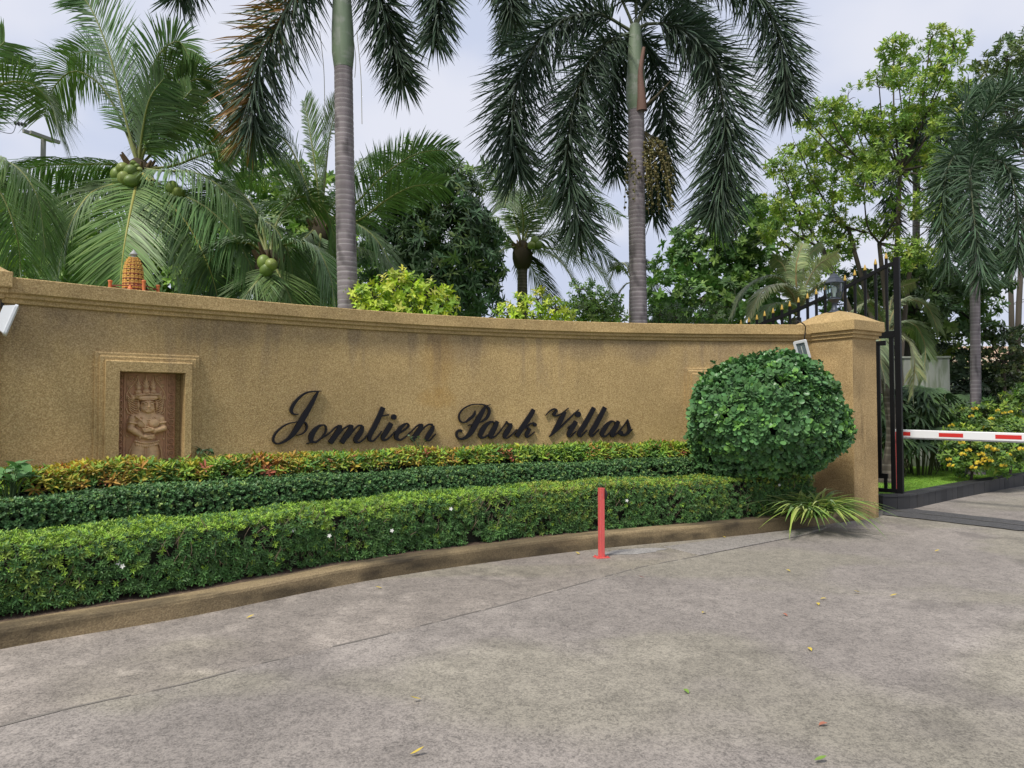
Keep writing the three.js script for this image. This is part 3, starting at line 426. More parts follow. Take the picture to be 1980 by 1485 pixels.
// ================================================================ LANTERN ON THE GATE PILLAR
{
  const c = gatePillar.position, y0 = PH + 0.165, t = thing('carriage_lantern', 'grey six-sided carriage lantern standing on the gate pillar cap', 'lantern', V(c.x - 0.03, y0, c.z));
  const iron = std(0.055, 0.065, 0.085, 0.5, { metalness: 0.3 }), glass = new THREE.MeshPhysicalMaterial({ transmission: 1, thickness: 0, roughness: 0.06, side: THREE.DoubleSide, ior: 1.5 }); glass.color.setRGB(0.78, 0.86, 0.85);
  const lathe = (pts, n = 20) => new THREE.LatheGeometry(pts.map(p => new THREE.Vector2(p[0], p[1])), n);
  put('base', lathe([[0, 0], [0.098, 0], [0.098, 0.012], [0.085, 0.02], [0.062, 0.032], [0.05, 0.05], [0.04, 0.075]]), iron, t);
  put('stem', lathe([[0.04, 0.075], [0.034, 0.10], [0.032, 0.125], [0.04, 0.14], [0.036, 0.15], [0.06, 0.175], [0.085, 0.19], [0.095, 0.20], [0.095, 0.212], [0.0, 0.212]]), iron, t);
  const h0 = 0.212, h1 = 0.44, r0 = 0.088, rm = 0.128, r1 = 0.13, hexp = (r, y, k) => V(Math.cos(k * Math.PI / 3 + 0.25) * r, y, Math.sin(k * Math.PI / 3 + 0.25) * r);
  const ys = [h0, lerp(h0, h1, 0.45), h1], rs = [r0, 0.118, r1];
  for (let k = 0; k < 6; k++) { const m = new MB(); for (let j = 0; j < 3; j++) { m.vv(hexp(rs[j] - 0.004, ys[j], k)); m.vv(hexp(rs[j] - 0.004, ys[j], k + 1)); } m.q(0, 1, 3, 2); m.q(2, 3, 5, 4); put('pane', m.geo(true), glass, t); put('rib', tube([hexp(rs[0], ys[0], k), hexp(rs[1], ys[1], k), hexp(rs[2], ys[2], k)], 0.008, 5, 8), iron, t); }
  put('lower_ring', new THREE.CylinderGeometry(r0 + 0.012, r0 + 0.008, 0.02, 6).rotateY(-0.25 + Math.PI / 6 * 1).translate(0, h0 + 0.008, 0), iron, t);
  const roof = lathe([[0.02, 0.455], [0.152, 0.437], [0.156, 0.448], [0.135, 0.462], [0.128, 0.475], [0.108, 0.50], [0.098, 0.51], [0.096, 0.522], [0.074, 0.545], [0.066, 0.552], [0.062, 0.565], [0.034, 0.585], [0.014, 0.592], [0.010, 0.60], [0.017, 0.612], [0.012, 0.624], [0, 0.63]], 6); roof.rotateY(-0.25); put('roof', roof.toNonIndexed(), iron, t).geometry.computeVertexNormals();
  put('bulb', lathe([[0, h0 + 0.03], [0.022, h0 + 0.03], [0.022, h0 + 0.08], [0.03, h0 + 0.10], [0.036, h0 + 0.14], [0.03, h0 + 0.175], [0.015, h0 + 0.19], [0, h0 + 0.193]]), std(0.75, 0.75, 0.72, 0.3), t);
}

// ================================================================ FLOODLIGHTS
function floodlight(label, pos, yaw, pitch, roll, arm) {
  const t = thing('floodlight', label, 'floodlight', pos); const w = std(0.72, 0.74, 0.76, 0.45), dark = std(0.03, 0.03, 0.035, 0.6);
  const g = new THREE.Group(); const body = geo => { geo.rotateX(pitch); geo.rotateZ(roll); geo.rotateY(yaw); return geo; };
  const rim = new THREE.Shape(); const rr = (s, x, y, w2, h2_, r) => { s.moveTo(x + r, y); s.lineTo(x + w2 - r, y); s.quadraticCurveTo(x + w2, y, x + w2, y + r); s.lineTo(x + w2, y + h2_ - r); s.quadraticCurveTo(x + w2, y + h2_, x + w2 - r, y + h2_); s.lineTo(x + r, y + h2_); s.quadraticCurveTo(x, y + h2_, x, y + h2_ - r); s.lineTo(x, y + r); s.quadraticCurveTo(x, y, x + r, y); };
  rr(rim, -0.095, -0.145, 0.19, 0.29, 0.025); const hole = new THREE.Path(); rr(hole, -0.068, -0.112, 0.136, 0.224, 0.012); rim.holes.push(hole);
  put('rim', body(new THREE.ExtrudeGeometry(rim, { depth: 0.018, bevelEnabled: true, bevelSize: 0.004, bevelThickness: 0.004, bevelSegments: 2 }).translate(0, 0, 0.02)), w, t);
  const hb = new THREE.CylinderGeometry(0.11, 0.08, 0.085, 4, 1).rotateY(Math.PI / 4).rotateX(Math.PI / 2).scale(1.15, 1.78, 1).translate(0, 0, -0.022); put('housing', body(hb.toNonIndexed()), w, t).geometry.computeVertexNormals();
  const gl = new THREE.MeshPhysicalMaterial({ transmission: 0.9, thickness: 0, roughness: 0.12, side: THREE.DoubleSide }); gl.color.setRGB(0.8, 0.86, 0.88);
  put('glass', body(box(0.134, 0.222, 0.003, 0, 0, 0.028)), gl, t); put('reflector', body(box(0.134, 0.222, 0.002, 0, 0, 0.0215)), std(0.32, 0.36, 0.38, 0.25, { metalness: 0.6 }), t);
  put('lamp_tube', body(new THREE.CylinderGeometry(0.006, 0.006, 0.12, 8).translate(0, 0, 0.0245)), std(0.8, 0.8, 0.7, 0.3), t);
  put('bracket', merge([tube([V(0, 0, 0), arm.clone().multiplyScalar(0.5).add(V(0, 0.02, 0)), arm], 0.009, 6, 8), box(0.05, 0.07, 0.05, arm.x, arm.y, arm.z)]), dark, t);
  return t;
}
{
  const [sw, yw] = onWall(1549, 677, 0.10), n = wall.nor(sw), pos = wall.off(sw, 0.16, yw);
  floodlight('small white floodlight fixed under the coping above the round bush', pos, Math.atan2(n.x, n.z) - 0.80, 0.28, 0.14, V(-0.03, 0.10, -0.13));
  const [s2, y2] = onWall(14, 617, 0.2), n2 = wall.nor(s2), p2 = wall.off(s2, 0.2, y2);
  floodlight('white floodlight seen edge-on below the end pillar cap', p2, Math.atan2(n2.x, n2.z) + 1.42, 0.32, 0, n2.clone().multiplyScalar(-0.16).add(V(-0.05, 0.16, 0)));
  // black cable from the lantern over the pillar cap to the floodlight
  const q = (px, py, d) => { const [s, y] = onWall(px, py, d); return wall.off(s, d, y); };
  const cab = put('power_cable', tube([P(1541, 620, 10.35), P(1548, 623, 10.28), P(1556, 629, 10.33), q(1557, 640, 0.11), q(1556, 650, 0.10), q(1555, 657, 0.07), pos.clone().add(V(-0.01, 0.13, -0.05))], 0.008, 6, 40), std(0.015, 0.015, 0.017, 0.6)); cab.userData = { label: 'thin black cable running over the pillar cap down to the floodlight', category: 'cable' };
}

// ================================================================ SLIDING GATE
const gateBase = G(1742, 982); gateBase.y = 0;
const gateDir = V(-0.72, 0, -0.694).normalize();
function gateK(px) { const r = ray(px, 742), rr = r.x / -r.z; // distance along the gate from its end post
  return (gateBase.x - rr * -gateBase.z) / (rr * -gateDir.z - gateDir.x); }
{
  const t = thing('sliding_gate', 'black metal sliding gate with rising top rail and gold spear tips', 'gate', gateBase); t.rotation.y = Math.atan2(-gateDir.z, gateDir.x);
  const blk = new THREE.MeshPhysicalMaterial({ roughness: 0.5, specularIntensity: 0.35, side: THREE.DoubleSide }); blk.color.setRGB(0.006, 0.006, 0.007); const gold = std(0.48, 0.31, 0.055, 0.5, { metalness: 0.15 });
  const hgt = (px, py) => { const k = gateK(px), p = gateBase.clone().addScaledVector(gateDir, k); return P(px, py, -p.z).y; };
  const tips = [[1434, 618], [1449.4, 613], [1465, 608], [1480, 601], [1496.5, 595], [1513.7, 588.5], [1529, 582], [1546, 574.5], [1563.6, 566.5], [1580.7, 558.5], [1598, 550], [1617, 541], [1637, 531.5], [1656, 521.5], [1676, 511.5], [1696.6, 500.5], [1717.6, 489]].map(([x, y]) => [gateK(x), hgt(x, y)]);
  const pTop = hgt(1742, 497);
  put('end_post', box(0.085, pTop - 0.03, 0.09, 0, (pTop + 0.03) / 2 + 0.0, 0, 0.006), blk, t);
  // top rail follows the spear tips 0.2 m below
  const rp = [V(0.03, pTop - 0.10, 0), ...tips.slice().reverse().map(([k, y]) => V(k, y - 0.215, 0))]; const k9 = rp[rp.length - 1]; for (let i = 1; i <= 8; i++) rp.push(V(k9.x + 0.22 * i, k9.y - 0.055 * i, 0));
  { const c = new THREE.CatmullRomCurve3(rp), m = new MB(), n = 80; for (let i = 0; i <= n; i++) { const p = c.getPoint(i / n); for (const [a, b] of [[-0.03, -0.028], [-0.03, 0.028], [0.03, 0.028], [0.03, -0.028]]) m.v(p.x, p.y + a, b); } for (let i = 0; i < n; i++) for (let j = 0; j < 4; j++) { const a = i * 4 + j, b = i * 4 + (j + 1) % 4; m.q(a, b, b + 4, a + 4); } m.q(0, 1, 2, 3); m.q(n * 4, n * 4 + 3, n * 4 + 2, n * 4 + 1); put('top_rail', m.geo(true), blk, t); }
  const spear = new THREE.LatheGeometry([[0.0, 0], [0.024, 0], [0.027, 0.012], [0.020, 0.045], [0.010, 0.085], [0.0, 0.105]].map(p => new THREE.Vector2(...p)), 8);
  const midR = hgt(1735, 646); 
  for (const [k, y] of tips) { const y1 = y - 0.10; const b = put('bar', box(0.038, y1 - midR, 0.038, k, (y1 + midR) / 2, 0), blk, t); const s = put('spear_tip', spear, gold, b); s.position.set(k, y1, 0); }
  const L = 4.6;
  put('middle_rail', box(L, 0.11, 0.06, L / 2 + 0.04, midR, 0), blk, t);
  const y2 = hgt(1735, 662), y3 = hgt(1735, 922), y4 = 0.26;
  put('stile', box(0.06, midR - y4, 0.05, 0.098, (midR + y4) / 2, 0), blk, t);
  put('inner_frame', merge([box(0.06, y2 - y3, 0.045, 0.30, (y2 + y3) / 2, 0), box(L - 0.16, 0.075, 0.045, L / 2 + 0.1, y2, 0), box(L - 0.16, 0.075, 0.045, L / 2 + 0.1, y3, 0)]), blk, t);
  put('lower_rail', box(L, 0.06, 0.06, L / 2 + 0.04, y4, 0), blk, t);
  for (let k = 0.215; k < L; k += 0.42) { put('lower_bar', box(0.045, y3 - y4 - 0.04, 0.04, k, (y3 + y4) / 2, 0), blk, t); if (k > 0.5) put('panel_bar', box(0.045, y2 - y3 - 0.04, 0.04, k, (y2 + y3) / 2, 0), blk, t); }
}

// ================================================================ BARRIER ARM, ITS REST POST, RED POST
const red = std(0.60, 0.085, 0.075, 0.5), redTape = std(0.62, 0.028, 0.022, 0.4);
{
  const Z0 = 11.9, a = P(1735, 838, Z0), b = P(1980, 846, 10.75), d = b.clone().sub(a); const L = d.length() + 2.6, t = thing('boom_barrier', 'white boom barrier arm with red reflective bars across the drive', 'barrier', a);
  t.rotation.y = Math.atan2(-d.z, d.x); const sl = d.y / Math.hypot(d.x, d.z); const wh = std(0.80, 0.80, 0.80, 0.4);
  const tilt = g => { const p = g.attributes.position; for (let i = 0; i < p.count; i++) p.setY(i, p.getY(i) + p.getX(i) * sl); return g; };
  put('boom', tilt(box(L, 0.135, 0.055, L / 2 - 0.1, 0, 0, 0.014)), wh, t); put('boom_edge', tilt(box(L - 0.02, 0.022, 0.03, L / 2 - 0.1, -0.072, 0, 0.006)), std(0.35, 0.36, 0.37, 0.5), t);
  const mark = px => { const r = ray(px, 840), rr = r.x / -r.z, u = d.clone().setY(0).normalize(); return (a.x - rr * -a.z) / (rr * -u.z - u.x); };
  for (const [p0, p1] of [[1736, 1761], [1816, 1863], [1925, 1976], [2035, 2090]]) { const k0 = mark(p0), k1 = mark(p1); put('red_stripe', tilt(box(k1 - k0, 0.062, 0.002, (k0 + k1) / 2, 0, 0.0295)), redTape, t); }
  put('housing', box(0.34, 1.1 + 0.0, 0.34, L - 0.05, 0.55 - a.y + sl * L * 0, -0.05, 0.03), std(0.55, 0.18, 0.05, 0.5), t);
  const rp = thing('barrier_rest_post', 'slim red post holding up the free end of the barrier arm', 'post', V(a.x - 0.005, 0.0, a.z - 0.02));
  put('post', box(0.075, a.y - 0.10, 0.06, 0, (a.y - 0.10) / 2, 0, 0.006), red, rp); put('fork', merge([box(0.10, 0.02, 0.12, 0, a.y - 0.105, 0), box(0.10, 0.14, 0.012, 0, a.y - 0.04, 0.052), box(0.10, 0.14, 0.012, 0, a.y - 0.04, -0.06)]), red, rp);
}
{
  const g = G(1163, 1079), H = 0.735, t = thing('bollard', 'slim red square post with a black round pad beside the planter kerb', 'bollard', g); t.rotation.y = 0.32;
  const coral = new THREE.MeshStandardMaterial({ roughness: 0.5, side: THREE.DoubleSide, map: dataTex(64, 256, (i, j, o) => { const k = 0.9 + 0.2 * vn(i / 6, j / 16), f = sstep(0.72, 0.8, fbm(i / 9, j / 9, 3)); o[0] = (0.66 - 0.12 * f) * k; o[1] = (0.105 + 0.08 * f) * k; o[2] = (0.095 + 0.08 * f) * k; }) });
  put('post', box(0.055, H, 0.055, 0, H / 2, 0, 0.005), coral, t); put('base_plate', box(0.145, 0.007, 0.12, 0, 0.010, 0.0), coral, t);
  const bolt = new THREE.CylinderGeometry(0.008, 0.008, 0.014, 6); for (const [x, z] of [[-0.055, 0.042], [0.055, 0.042], [-0.055, -0.042], [0.055, -0.042]]) { const b = put('bolt', bolt, coral, t); b.position.set(x, 0.02, z); }
  put('pad', new THREE.LatheGeometry([[0, 0.034], [0.030, 0.032], [0.050, 0.022], [0.058, 0.008], [0.058, 0], [0, 0]].map(p => new THREE.Vector2(...p)), 24).rotateZ(-Math.PI / 2).translate(0.0275, H - 0.062, 0.0), std(0.012, 0.012, 0.013, 0.6), t);
  put('top_cap', box(0.058, 0.004, 0.058, 0, H + 0.001, 0), coral, t);
}

// ================================================================ SPIRIT HOUSE BEHIND THE WALL
{
  const Z = 10.2, b = P(257, 566, Z), t = thing('spirit_house', 'small orange and gold tiered shrine tower showing above the wall', 'shrine', V(b.x, 0.15, b.z)), y0 = b.y - 0.15 - 0.03;
  const ochre = std(0.74, 0.42, 0.10, 0.6), maroon = std(0.19, 0.035, 0.022, 0.6), orange = std(0.60, 0.17, 0.05, 0.6), grey = std(0.36, 0.36, 0.35, 0.6), cream = std(0.55, 0.42, 0.24, 0.7);
  put('pedestal', new THREE.LatheGeometry([[0, 0], [0.3, 0], [0.3, 0.15], [0.16, 0.25], [0.13, 0.6], [0.13, y0 - 0.45], [0.2, y0 - 0.3], [0.33, y0 - 0.12], [0.36, y0 - 0.06], [0, y0 - 0.06]].map(p => new THREE.Vector2(...p)), 12), cream, t);
  put('platform', box(0.62, 0.06, 0.62, 0, y0 - 0.03, 0, 0.01), orange, t);
  const prof = [[0.150, 0], [0.150, 0.06], [0.150, 0.12], [0.148, 0.18], [0.144, 0.24], [0.136, 0.295], [0.122, 0.345], [0.102, 0.388], [0.076, 0.424], [0.046, 0.45]].map(q => [q[0] * 0.93, q[1] * 1.2]);
  for (let k = 0; k < 9; k++) { const [r0, h0] = prof[k], [r1, h1] = prof[k + 1], h = h1 - h0; const core = put('tier', new THREE.CylinderGeometry(r1 * 0.86, r0 * 0.88, h, 20).translate(0, y0 + h0 + h / 2, 0), maroon, t);
    put('ledge', new THREE.CylinderGeometry(r0 * 0.97, r0 * 1.03, h * 0.16, 20).translate(0, y0 + h0 + h * 0.08, 0), k % 2 ? maroon : std(0.30, 0.06, 0.03, 0.6), core);
    const n = 16, list = []; for (let i = 0; i < n; i++) { const a = i / n * 6.2832; const wdt = r0 * 0.30; const g = merge([box(wdt, h * 0.5, r0 * 0.16, 0, h * 0.42, r0 * 0.92), new THREE.CylinderGeometry(wdt / 2, wdt / 2, r0 * 0.16, 8, 1, false, 0, 6.2832).rotateX(Math.PI / 2).translate(0, h * 0.66, r0 * 0.92)]); g.rotateY(a); g.translate(0, y0 + h0 + h * 0.02, 0); list.push(g); } put('niche_row', merge(list), ochre, core); }
  put('finial', new THREE.LatheGeometry([[0.05, 0], [0.03, 0.012], [0.026, 0.03], [0.052, 0.042], [0.05, 0.058], [0.03, 0.085], [0.012, 0.108], [0, 0.128]].map(p => new THREE.Vector2(...p)), 10).translate(0, y0 + 0.535, 0), grey, t);
  const bal = new THREE.LatheGeometry([[0.032, 0], [0.032, 0.02], [0.02, 0.03], [0.026, 0.07], [0.022, 0.1], [0.03, 0.112], [0.03, 0.125], [0, 0.13]].map(p => new THREE.Vector2(...p)), 8);
  for (const [x, z] of [[-0.24, 0.16], [0.24, 0.16], [-0.24, -0.24], [0.24, -0.24]]) { const m = put('corner_post', bal, orange, t); m.position.set(x, y0, z); m.scale.y = 1.45; }
  for (const s of [-1, 1]) put('railing', merge([box(0.46, 0.014, 0.016, 0, y0 + 0.11, s * 0.2 - 0.04), box(0.016, 0.014, 0.38, s * 0.24, y0 + 0.11, -0.04)]), maroon, t);
  put('porch', merge([box(0.05, 0.06, 0.05, 0.05, y0 + 0.03, 0.165), new THREE.ConeGeometry(0.04, 0.08, 4).rotateY(0.785).translate(0.05, y0 + 0.098, 0.165)]), orange, t);
}
// ================================================================ UTILITY POLE AND WIRES
{
  const Z = 26, p = P(84, 275, Z), t = thing('utility_pole', 'grey concrete power pole with two crossarms showing behind the palms', 'utility pole', V(p.x, 0.1, p.z)), H = p.y + 0.15, cm = std(0.22, 0.21, 0.20, 0.9);
  put('pole', taper([V(0, 0, 0), V(0, H / 2, 0), V(0, H, 0)], 0.13, 0.085, 8), cm, t);
  for (const dx of [-0.13, 0.13]) { const g = box(0.10, 0.12, 1.1, 0, 0, 0); g.rotateY(-0.38); g.translate(dx, H - 0.06 - 0.05 * (dx > 0), 0.1); put('crossarm', g, cm, t); }
  const disc = new THREE.LatheGeometry([[0.0, 0], [0.07, 0], [0.085, 0.02], [0.03, 0.055], [0, 0.06]].map(q => new THREE.Vector2(...q)), 10); disc.rotateZ(Math.PI / 2); const dk = std(0.03, 0.025, 0.025, 0.35);
  for (let i = 0; i < 4; i++) { const m = put('insulator', disc, dk, t); m.position.set(-0.25 - i * 0.12, H + 0.16 + i * 0.02, 0.6); }
  const wire = std(0.03, 0.03, 0.03, 0.6), w1 = put('power_line', tube([V(p.x - 0.6, p.y + 0.4, p.z + 0.6), P(20, 258, 24), P(-60, 232, 21)], 0.012, 5, 20), wire); w1.userData = { label: 'dark power line leaving the concrete pole insulators', category: 'wire', group: 'overhead wires' };
  const w2 = put('power_line', tube([P(1880, 604, 40), P(1930, 596, 34), P(2000, 578, 28)], 0.014, 5, 16), wire); w2.userData = { label: 'straight thin overhead wire above the layered shrub', category: 'wire', group: 'overhead wires' };
  const w3 = put('power_line', tube([P(1940, 596, 36), P(1952, 604, 34), P(1958, 590, 33), P(1968, 582, 32), P(2000, 576, 30)], 0.014, 5, 30), wire); w3.userData = { label: 'kinked loose wire end dangling by the straight wire', category: 'wire', group: 'overhead wires' };
}

// ================================================================ PLANT BUILDING BLOCKS
// one folded leaf along +y of a local frame, added to mb: base point, direction d, blade normal nrm, length, width, droop
function leafTo(mb, b, d, nrm, L, W, droop, c, seg = 2) {
  const side = d.clone().cross(nrm).normalize(), rows = seg === 1 ? [[0.0, 0.0], [0.45, 1], [1, 0]] : [[0, 0.12], [0.3, 0.85], [0.65, 0.9], [1, 0]];
  let prev = null; for (let i = 0; i < rows.length; i++) { const [k, w] = rows[i], p = b.clone().addScaledVector(d, L * k).addScaledVector(nrm, -droop * L * k * k); const hw = W / 2 * w; let cur; const fold = nrm.clone().multiplyScalar(hw * 0.35);
    if (i === rows.length - 1 || hw === 0) cur = [mb.vv(p, c)]; else cur = [mb.vv(p.clone().addScaledVector(side, -hw).add(fold), c), mb.vv(p, c), mb.vv(p.clone().addScaledVector(side, hw).add(fold), c)];
    if (prev) { if (prev.length === 1 && cur.length === 3) { mb.t(prev[0], cur[1], cur[0]); mb.t(prev[0], cur[2], cur[1]); } else if (prev.length === 3 && cur.length === 3) { mb.q(prev[0], prev[1], cur[1], cur[0]); mb.q(prev[1], prev[2], cur[2], cur[1]); } else if (prev.length === 3) { mb.t(prev[0], prev[1], cur[0]); mb.t(prev[1], prev[2], cur[0]); } }
    prev = cur; }
}
// a sprig: whorls of leaves round +y
function sprig({ n = 7, L = 0.05, W = 0.015, tilt = 0.9, tiltVar = 0.4, stem = 0.03, droop = 0.2, seed = 1, shape = 2, lenVar = 0.3 }) {
  const R = rng(seed), mb = new MB(); for (let i = 0; i < n; i++) { const a = i * 2.39996 + R() * 0.5, tl = tilt * (1 - 0.45 * i / n) + (R() - 0.5) * tiltVar, d = V(Math.sin(tl) * Math.cos(a), Math.cos(tl), Math.sin(tl) * Math.sin(a)), nr = V(-Math.cos(tl) * Math.cos(a), Math.sin(tl), -Math.cos(tl) * Math.sin(a)); leafTo(mb, V(0, stem * i / n, 0), d, nr, L * (1 - lenVar * R()), W * (0.85 + 0.3 * R()), droop, null, shape); }
  return mb.geo();
}
// round fleshy leaf (disc, slightly cupped)
function roundSprig({ n = 6, L = 0.07, W = 0.05, tilt = 1.0, stem = 0.05, seed = 1 }) {
  const R = rng(seed), mb = new MB(); for (let i = 0; i < n; i++) { const a = i * 2.39996 + R() * 0.4, tl = tilt * (1 - 0.4 * i / n) + (R() - 0.5) * 0.4; const d = V(Math.sin(tl) * Math.cos(a), Math.cos(tl), Math.sin(tl) * Math.sin(a)), nr = V(-Math.cos(tl) * Math.cos(a), Math.sin(tl), -Math.cos(tl) * Math.sin(a)); roundLeaf(mb, V(0, stem * i / n, 0), d, nr, L * (0.8 + 0.3 * R()), W * (0.8 + 0.3 * R())); }
  return mb.geo();
}
function roundLeaf(mb, b, d, nr, L, W) {
  const sd = d.clone().cross(nr).normalize(), pr = [[0.18, 0.12], [0.36, 0.7], [0.6, 1], [0.82, 0.86], [0.96, 0.4]], ce = []; const le = [], ri = [];
  for (const [k, w] of pr) { const p = b.clone().addScaledVector(d, L * k).addScaledVector(nr, -0.08 * L * k * k); ce.push(mb.vv(p)); const f = nr.clone().multiplyScalar(W * 0.12 * w); le.push(mb.vv(p.clone().addScaledVector(sd, -W / 2 * w).add(f))); ri.push(mb.vv(p.clone().addScaledVector(sd, W / 2 * w).add(f))); }
  for (let i = 0; i < 4; i++) { mb.q(le[i], ce[i], ce[i + 1], le[i + 1]); mb.q(ce[i], ri[i], ri[i + 1], ce[i + 1]); } const t = mb.vv(b.clone().addScaledVector(d, L).addScaledVector(nr, -0.06 * L)); mb.t(le[4], ce[4], t); mb.t(ce[4], ri[4], t);
}
const _q = new THREE.Quaternion(), _q2 = new THREE.Quaternion(), _s = V(1, 1, 1);
function pose(p, dir, twist, sc) { _q.setFromUnitVectors(UPV, dir); _q2.setFromAxisAngle(UPV, twist); return new THREE.Matrix4().compose(p, _q.clone().multiply(_q2), _s.set(sc, sc, sc)); }
function rdir(R) { const z = R() * 2 - 1, a = R() * 6.2832, r = Math.sqrt(1 - z * z); return V(r * Math.cos(a), z, r * Math.sin(a)); }
const tint = (base, R, v = 0.25, h = 0.12) => { const k = 1 + (R() - 0.5) * 2 * v; return C(base[0] * k * (1 + (R() - 0.5) * 2 * h), base[1] * k, base[2] * k * (1 + (R() - 0.5) * 2 * h)); };

// ================================================================ HEDGES
function hedge({ name, label, u0, u1, a0, a1, y0, y1, bulge = 0.03, density, geos, mat, colour, seed, upBias = 0.35, jitter = 0.03, scale = [0.8, 1.25], round = 0.08, twigs, core, skirt = 9 }) {
  const R = rng(seed), K = u => kerb.off(kerb.len * u, -0.02), W = u => wall.at(wall.len * u); const base = K(u0).lerp(W(u0), (a0 + a1) / 2); const t = thing(name, label, 'hedge', V(base.x, 0.12, base.z), 'clipped hedges in the planter'); const bp = t.position.clone();
  const frame = u => { const k = K(u), w = W(u), d = w.clone().sub(k), L = d.length(); return { k, d: d.normalize(), L }; };
  // dark woody heart of the hedge
  const prof = (u, ins) => { const f = frame(u), A = f.L * a0 + ins, B = f.L * a1 - ins, T = (typeof y1 === 'function' ? y1(u) : y1) - ins; return [[A, y0], [A, T - 0.05], [A + 0.05, T], [B - 0.05, T], [B, T - 0.05], [B, y0]].map(([a, y]) => { const p = f.k.clone().addScaledVector(f.d, a); p.y = y; return p.sub(bp); }); };
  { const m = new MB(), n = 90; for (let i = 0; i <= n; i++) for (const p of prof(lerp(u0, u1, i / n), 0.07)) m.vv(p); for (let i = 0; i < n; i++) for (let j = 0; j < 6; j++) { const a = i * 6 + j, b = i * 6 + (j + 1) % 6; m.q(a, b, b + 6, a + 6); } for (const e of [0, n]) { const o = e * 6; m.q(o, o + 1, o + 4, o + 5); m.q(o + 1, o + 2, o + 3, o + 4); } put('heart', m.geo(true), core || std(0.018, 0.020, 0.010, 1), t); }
  const lists = geos.map(() => [[], []]); const fm = frame((u0 + u1) / 2), len = kerb.len * (u1 - u0) * 1.02, D = fm.L * (a1 - a0), per = (y1c => y1c - y0)(typeof y1 === 'function' ? y1(0.5) : y1) + D + 0.25; const N = Math.round(len * per * density);
  for (let i = 0; i < N; i++) {
    const u = lerp(u0, u1, R()), f = frame(u), A = f.L * a0, B = f.L * a1, T = typeof y1 === 'function' ? y1(u) : y1; const q = R() * (T - y0 + (B - A) + 0.25); let a, y, nA, nY, top = 0;
    if (q < T - y0) { y = y0 + q; a = A; nA = -1; nY = 0.15; const e = T - y; if (e < round) { const k = 1 - e / round; a += round * 0.5 * k * k; nA = -(1 - k * 0.6); nY = 0.2 + k * 0.9; top = k; } }
    else if (q < T - y0 + B - A) { a = A + q - (T - y0); y = T; nA = 0; nY = 1; top = 1; const e = Math.min(a - A, B - a); if (e < round) { const k = 1 - e / round; y -= round * 0.5 * k * k; nA = (a - A < B - a ? -1 : 1) * k * 0.8; } }
    else { y = T - (q - (T - y0 + B - A)); a = B; nA = 1; nY = 0.1; }
    if (T - y > skirt && R() < 0.86) continue; const s = kerb.len * u, bul = bulge * 2 * (fbm(s * 2.3 + seed, y * 3 + a * 2, 3) - 0.5) * 1.6; const jit = -Math.pow(R(), 1.6) * jitter * 2 + jitter * 0.5;
    const dirA = f.d.clone(); const along = V(-f.d.z, 0, f.d.x); const nr = dirA.clone().multiplyScalar(nA).add(V(0, nY, 0)).normalize(); const p = f.k.clone().addScaledVector(dirA, a); p.y = y; p.addScaledVector(nr, bul + jit);
    const dir = nr.clone().add(V(0, upBias, 0)).addScaledVector(rdir(R), 0.55).normalize();
    const gi = Math.floor(R() * geos.length), [c, sc] = colour(R, { u, s, y, T, top, px: p, jit, a: (a - A) / (B - A) }); if (!c) continue; lists[gi][0].push(pose(p.sub(bp), dir, R() * 6.28, lerp(scale[0], scale[1], R()) * (sc || 1))); lists[gi][1].push(c);
  }
  geos.forEach((g, i) => inst('foliage', g, mat, lists[i][0], lists[i][1], t));
  if (twigs) { const list = []; for (let i = 0; i < twigs; i++) { const u = lerp(u0, u1, R()), f = frame(u), A = f.L * a0, T = typeof y1 === 'function' ? y1(u) : y1; const along = V(-f.d.z, 0, f.d.x); const p = f.k.clone().addScaledVector(f.d, A + 0.05 - 0.05 * R()); p.y = lerp(y0 + 0.05, T - 0.05, R()); const q = p.clone().addScaledVector(along, (R() - 0.5) * 0.16).add(V(0, 0.05 + 0.1 * R(), 0)).addScaledVector(f.d, -0.06 * R()); const mid = p.clone().lerp(q, 0.5).addScaledVector(along, 0.03 * (R() - 0.5)).addScaledVector(f.d, -0.015); list.push(taper([p.sub(bp), mid.sub(bp), q.sub(bp)], 0.004, 0.0018, 4, 4)); } const tm = put('twigs', merge(list), std(0.20, 0.15, 0.10, 0.9), t); tm.userData.kind = 'stuff'; }
  return { t, frame, bp };
}
const uOf = px => clamp(kerb.hit(px) / kerb.len);
const hedgeLeaf = leafMat(0.22, 0.35, 0.38), darkLeaf = leafMat(0.15, 0.45, 0.35), warmLeaf = leafMat(0.35, 0.2, 0.4);
const uEnd = uOf(1585);
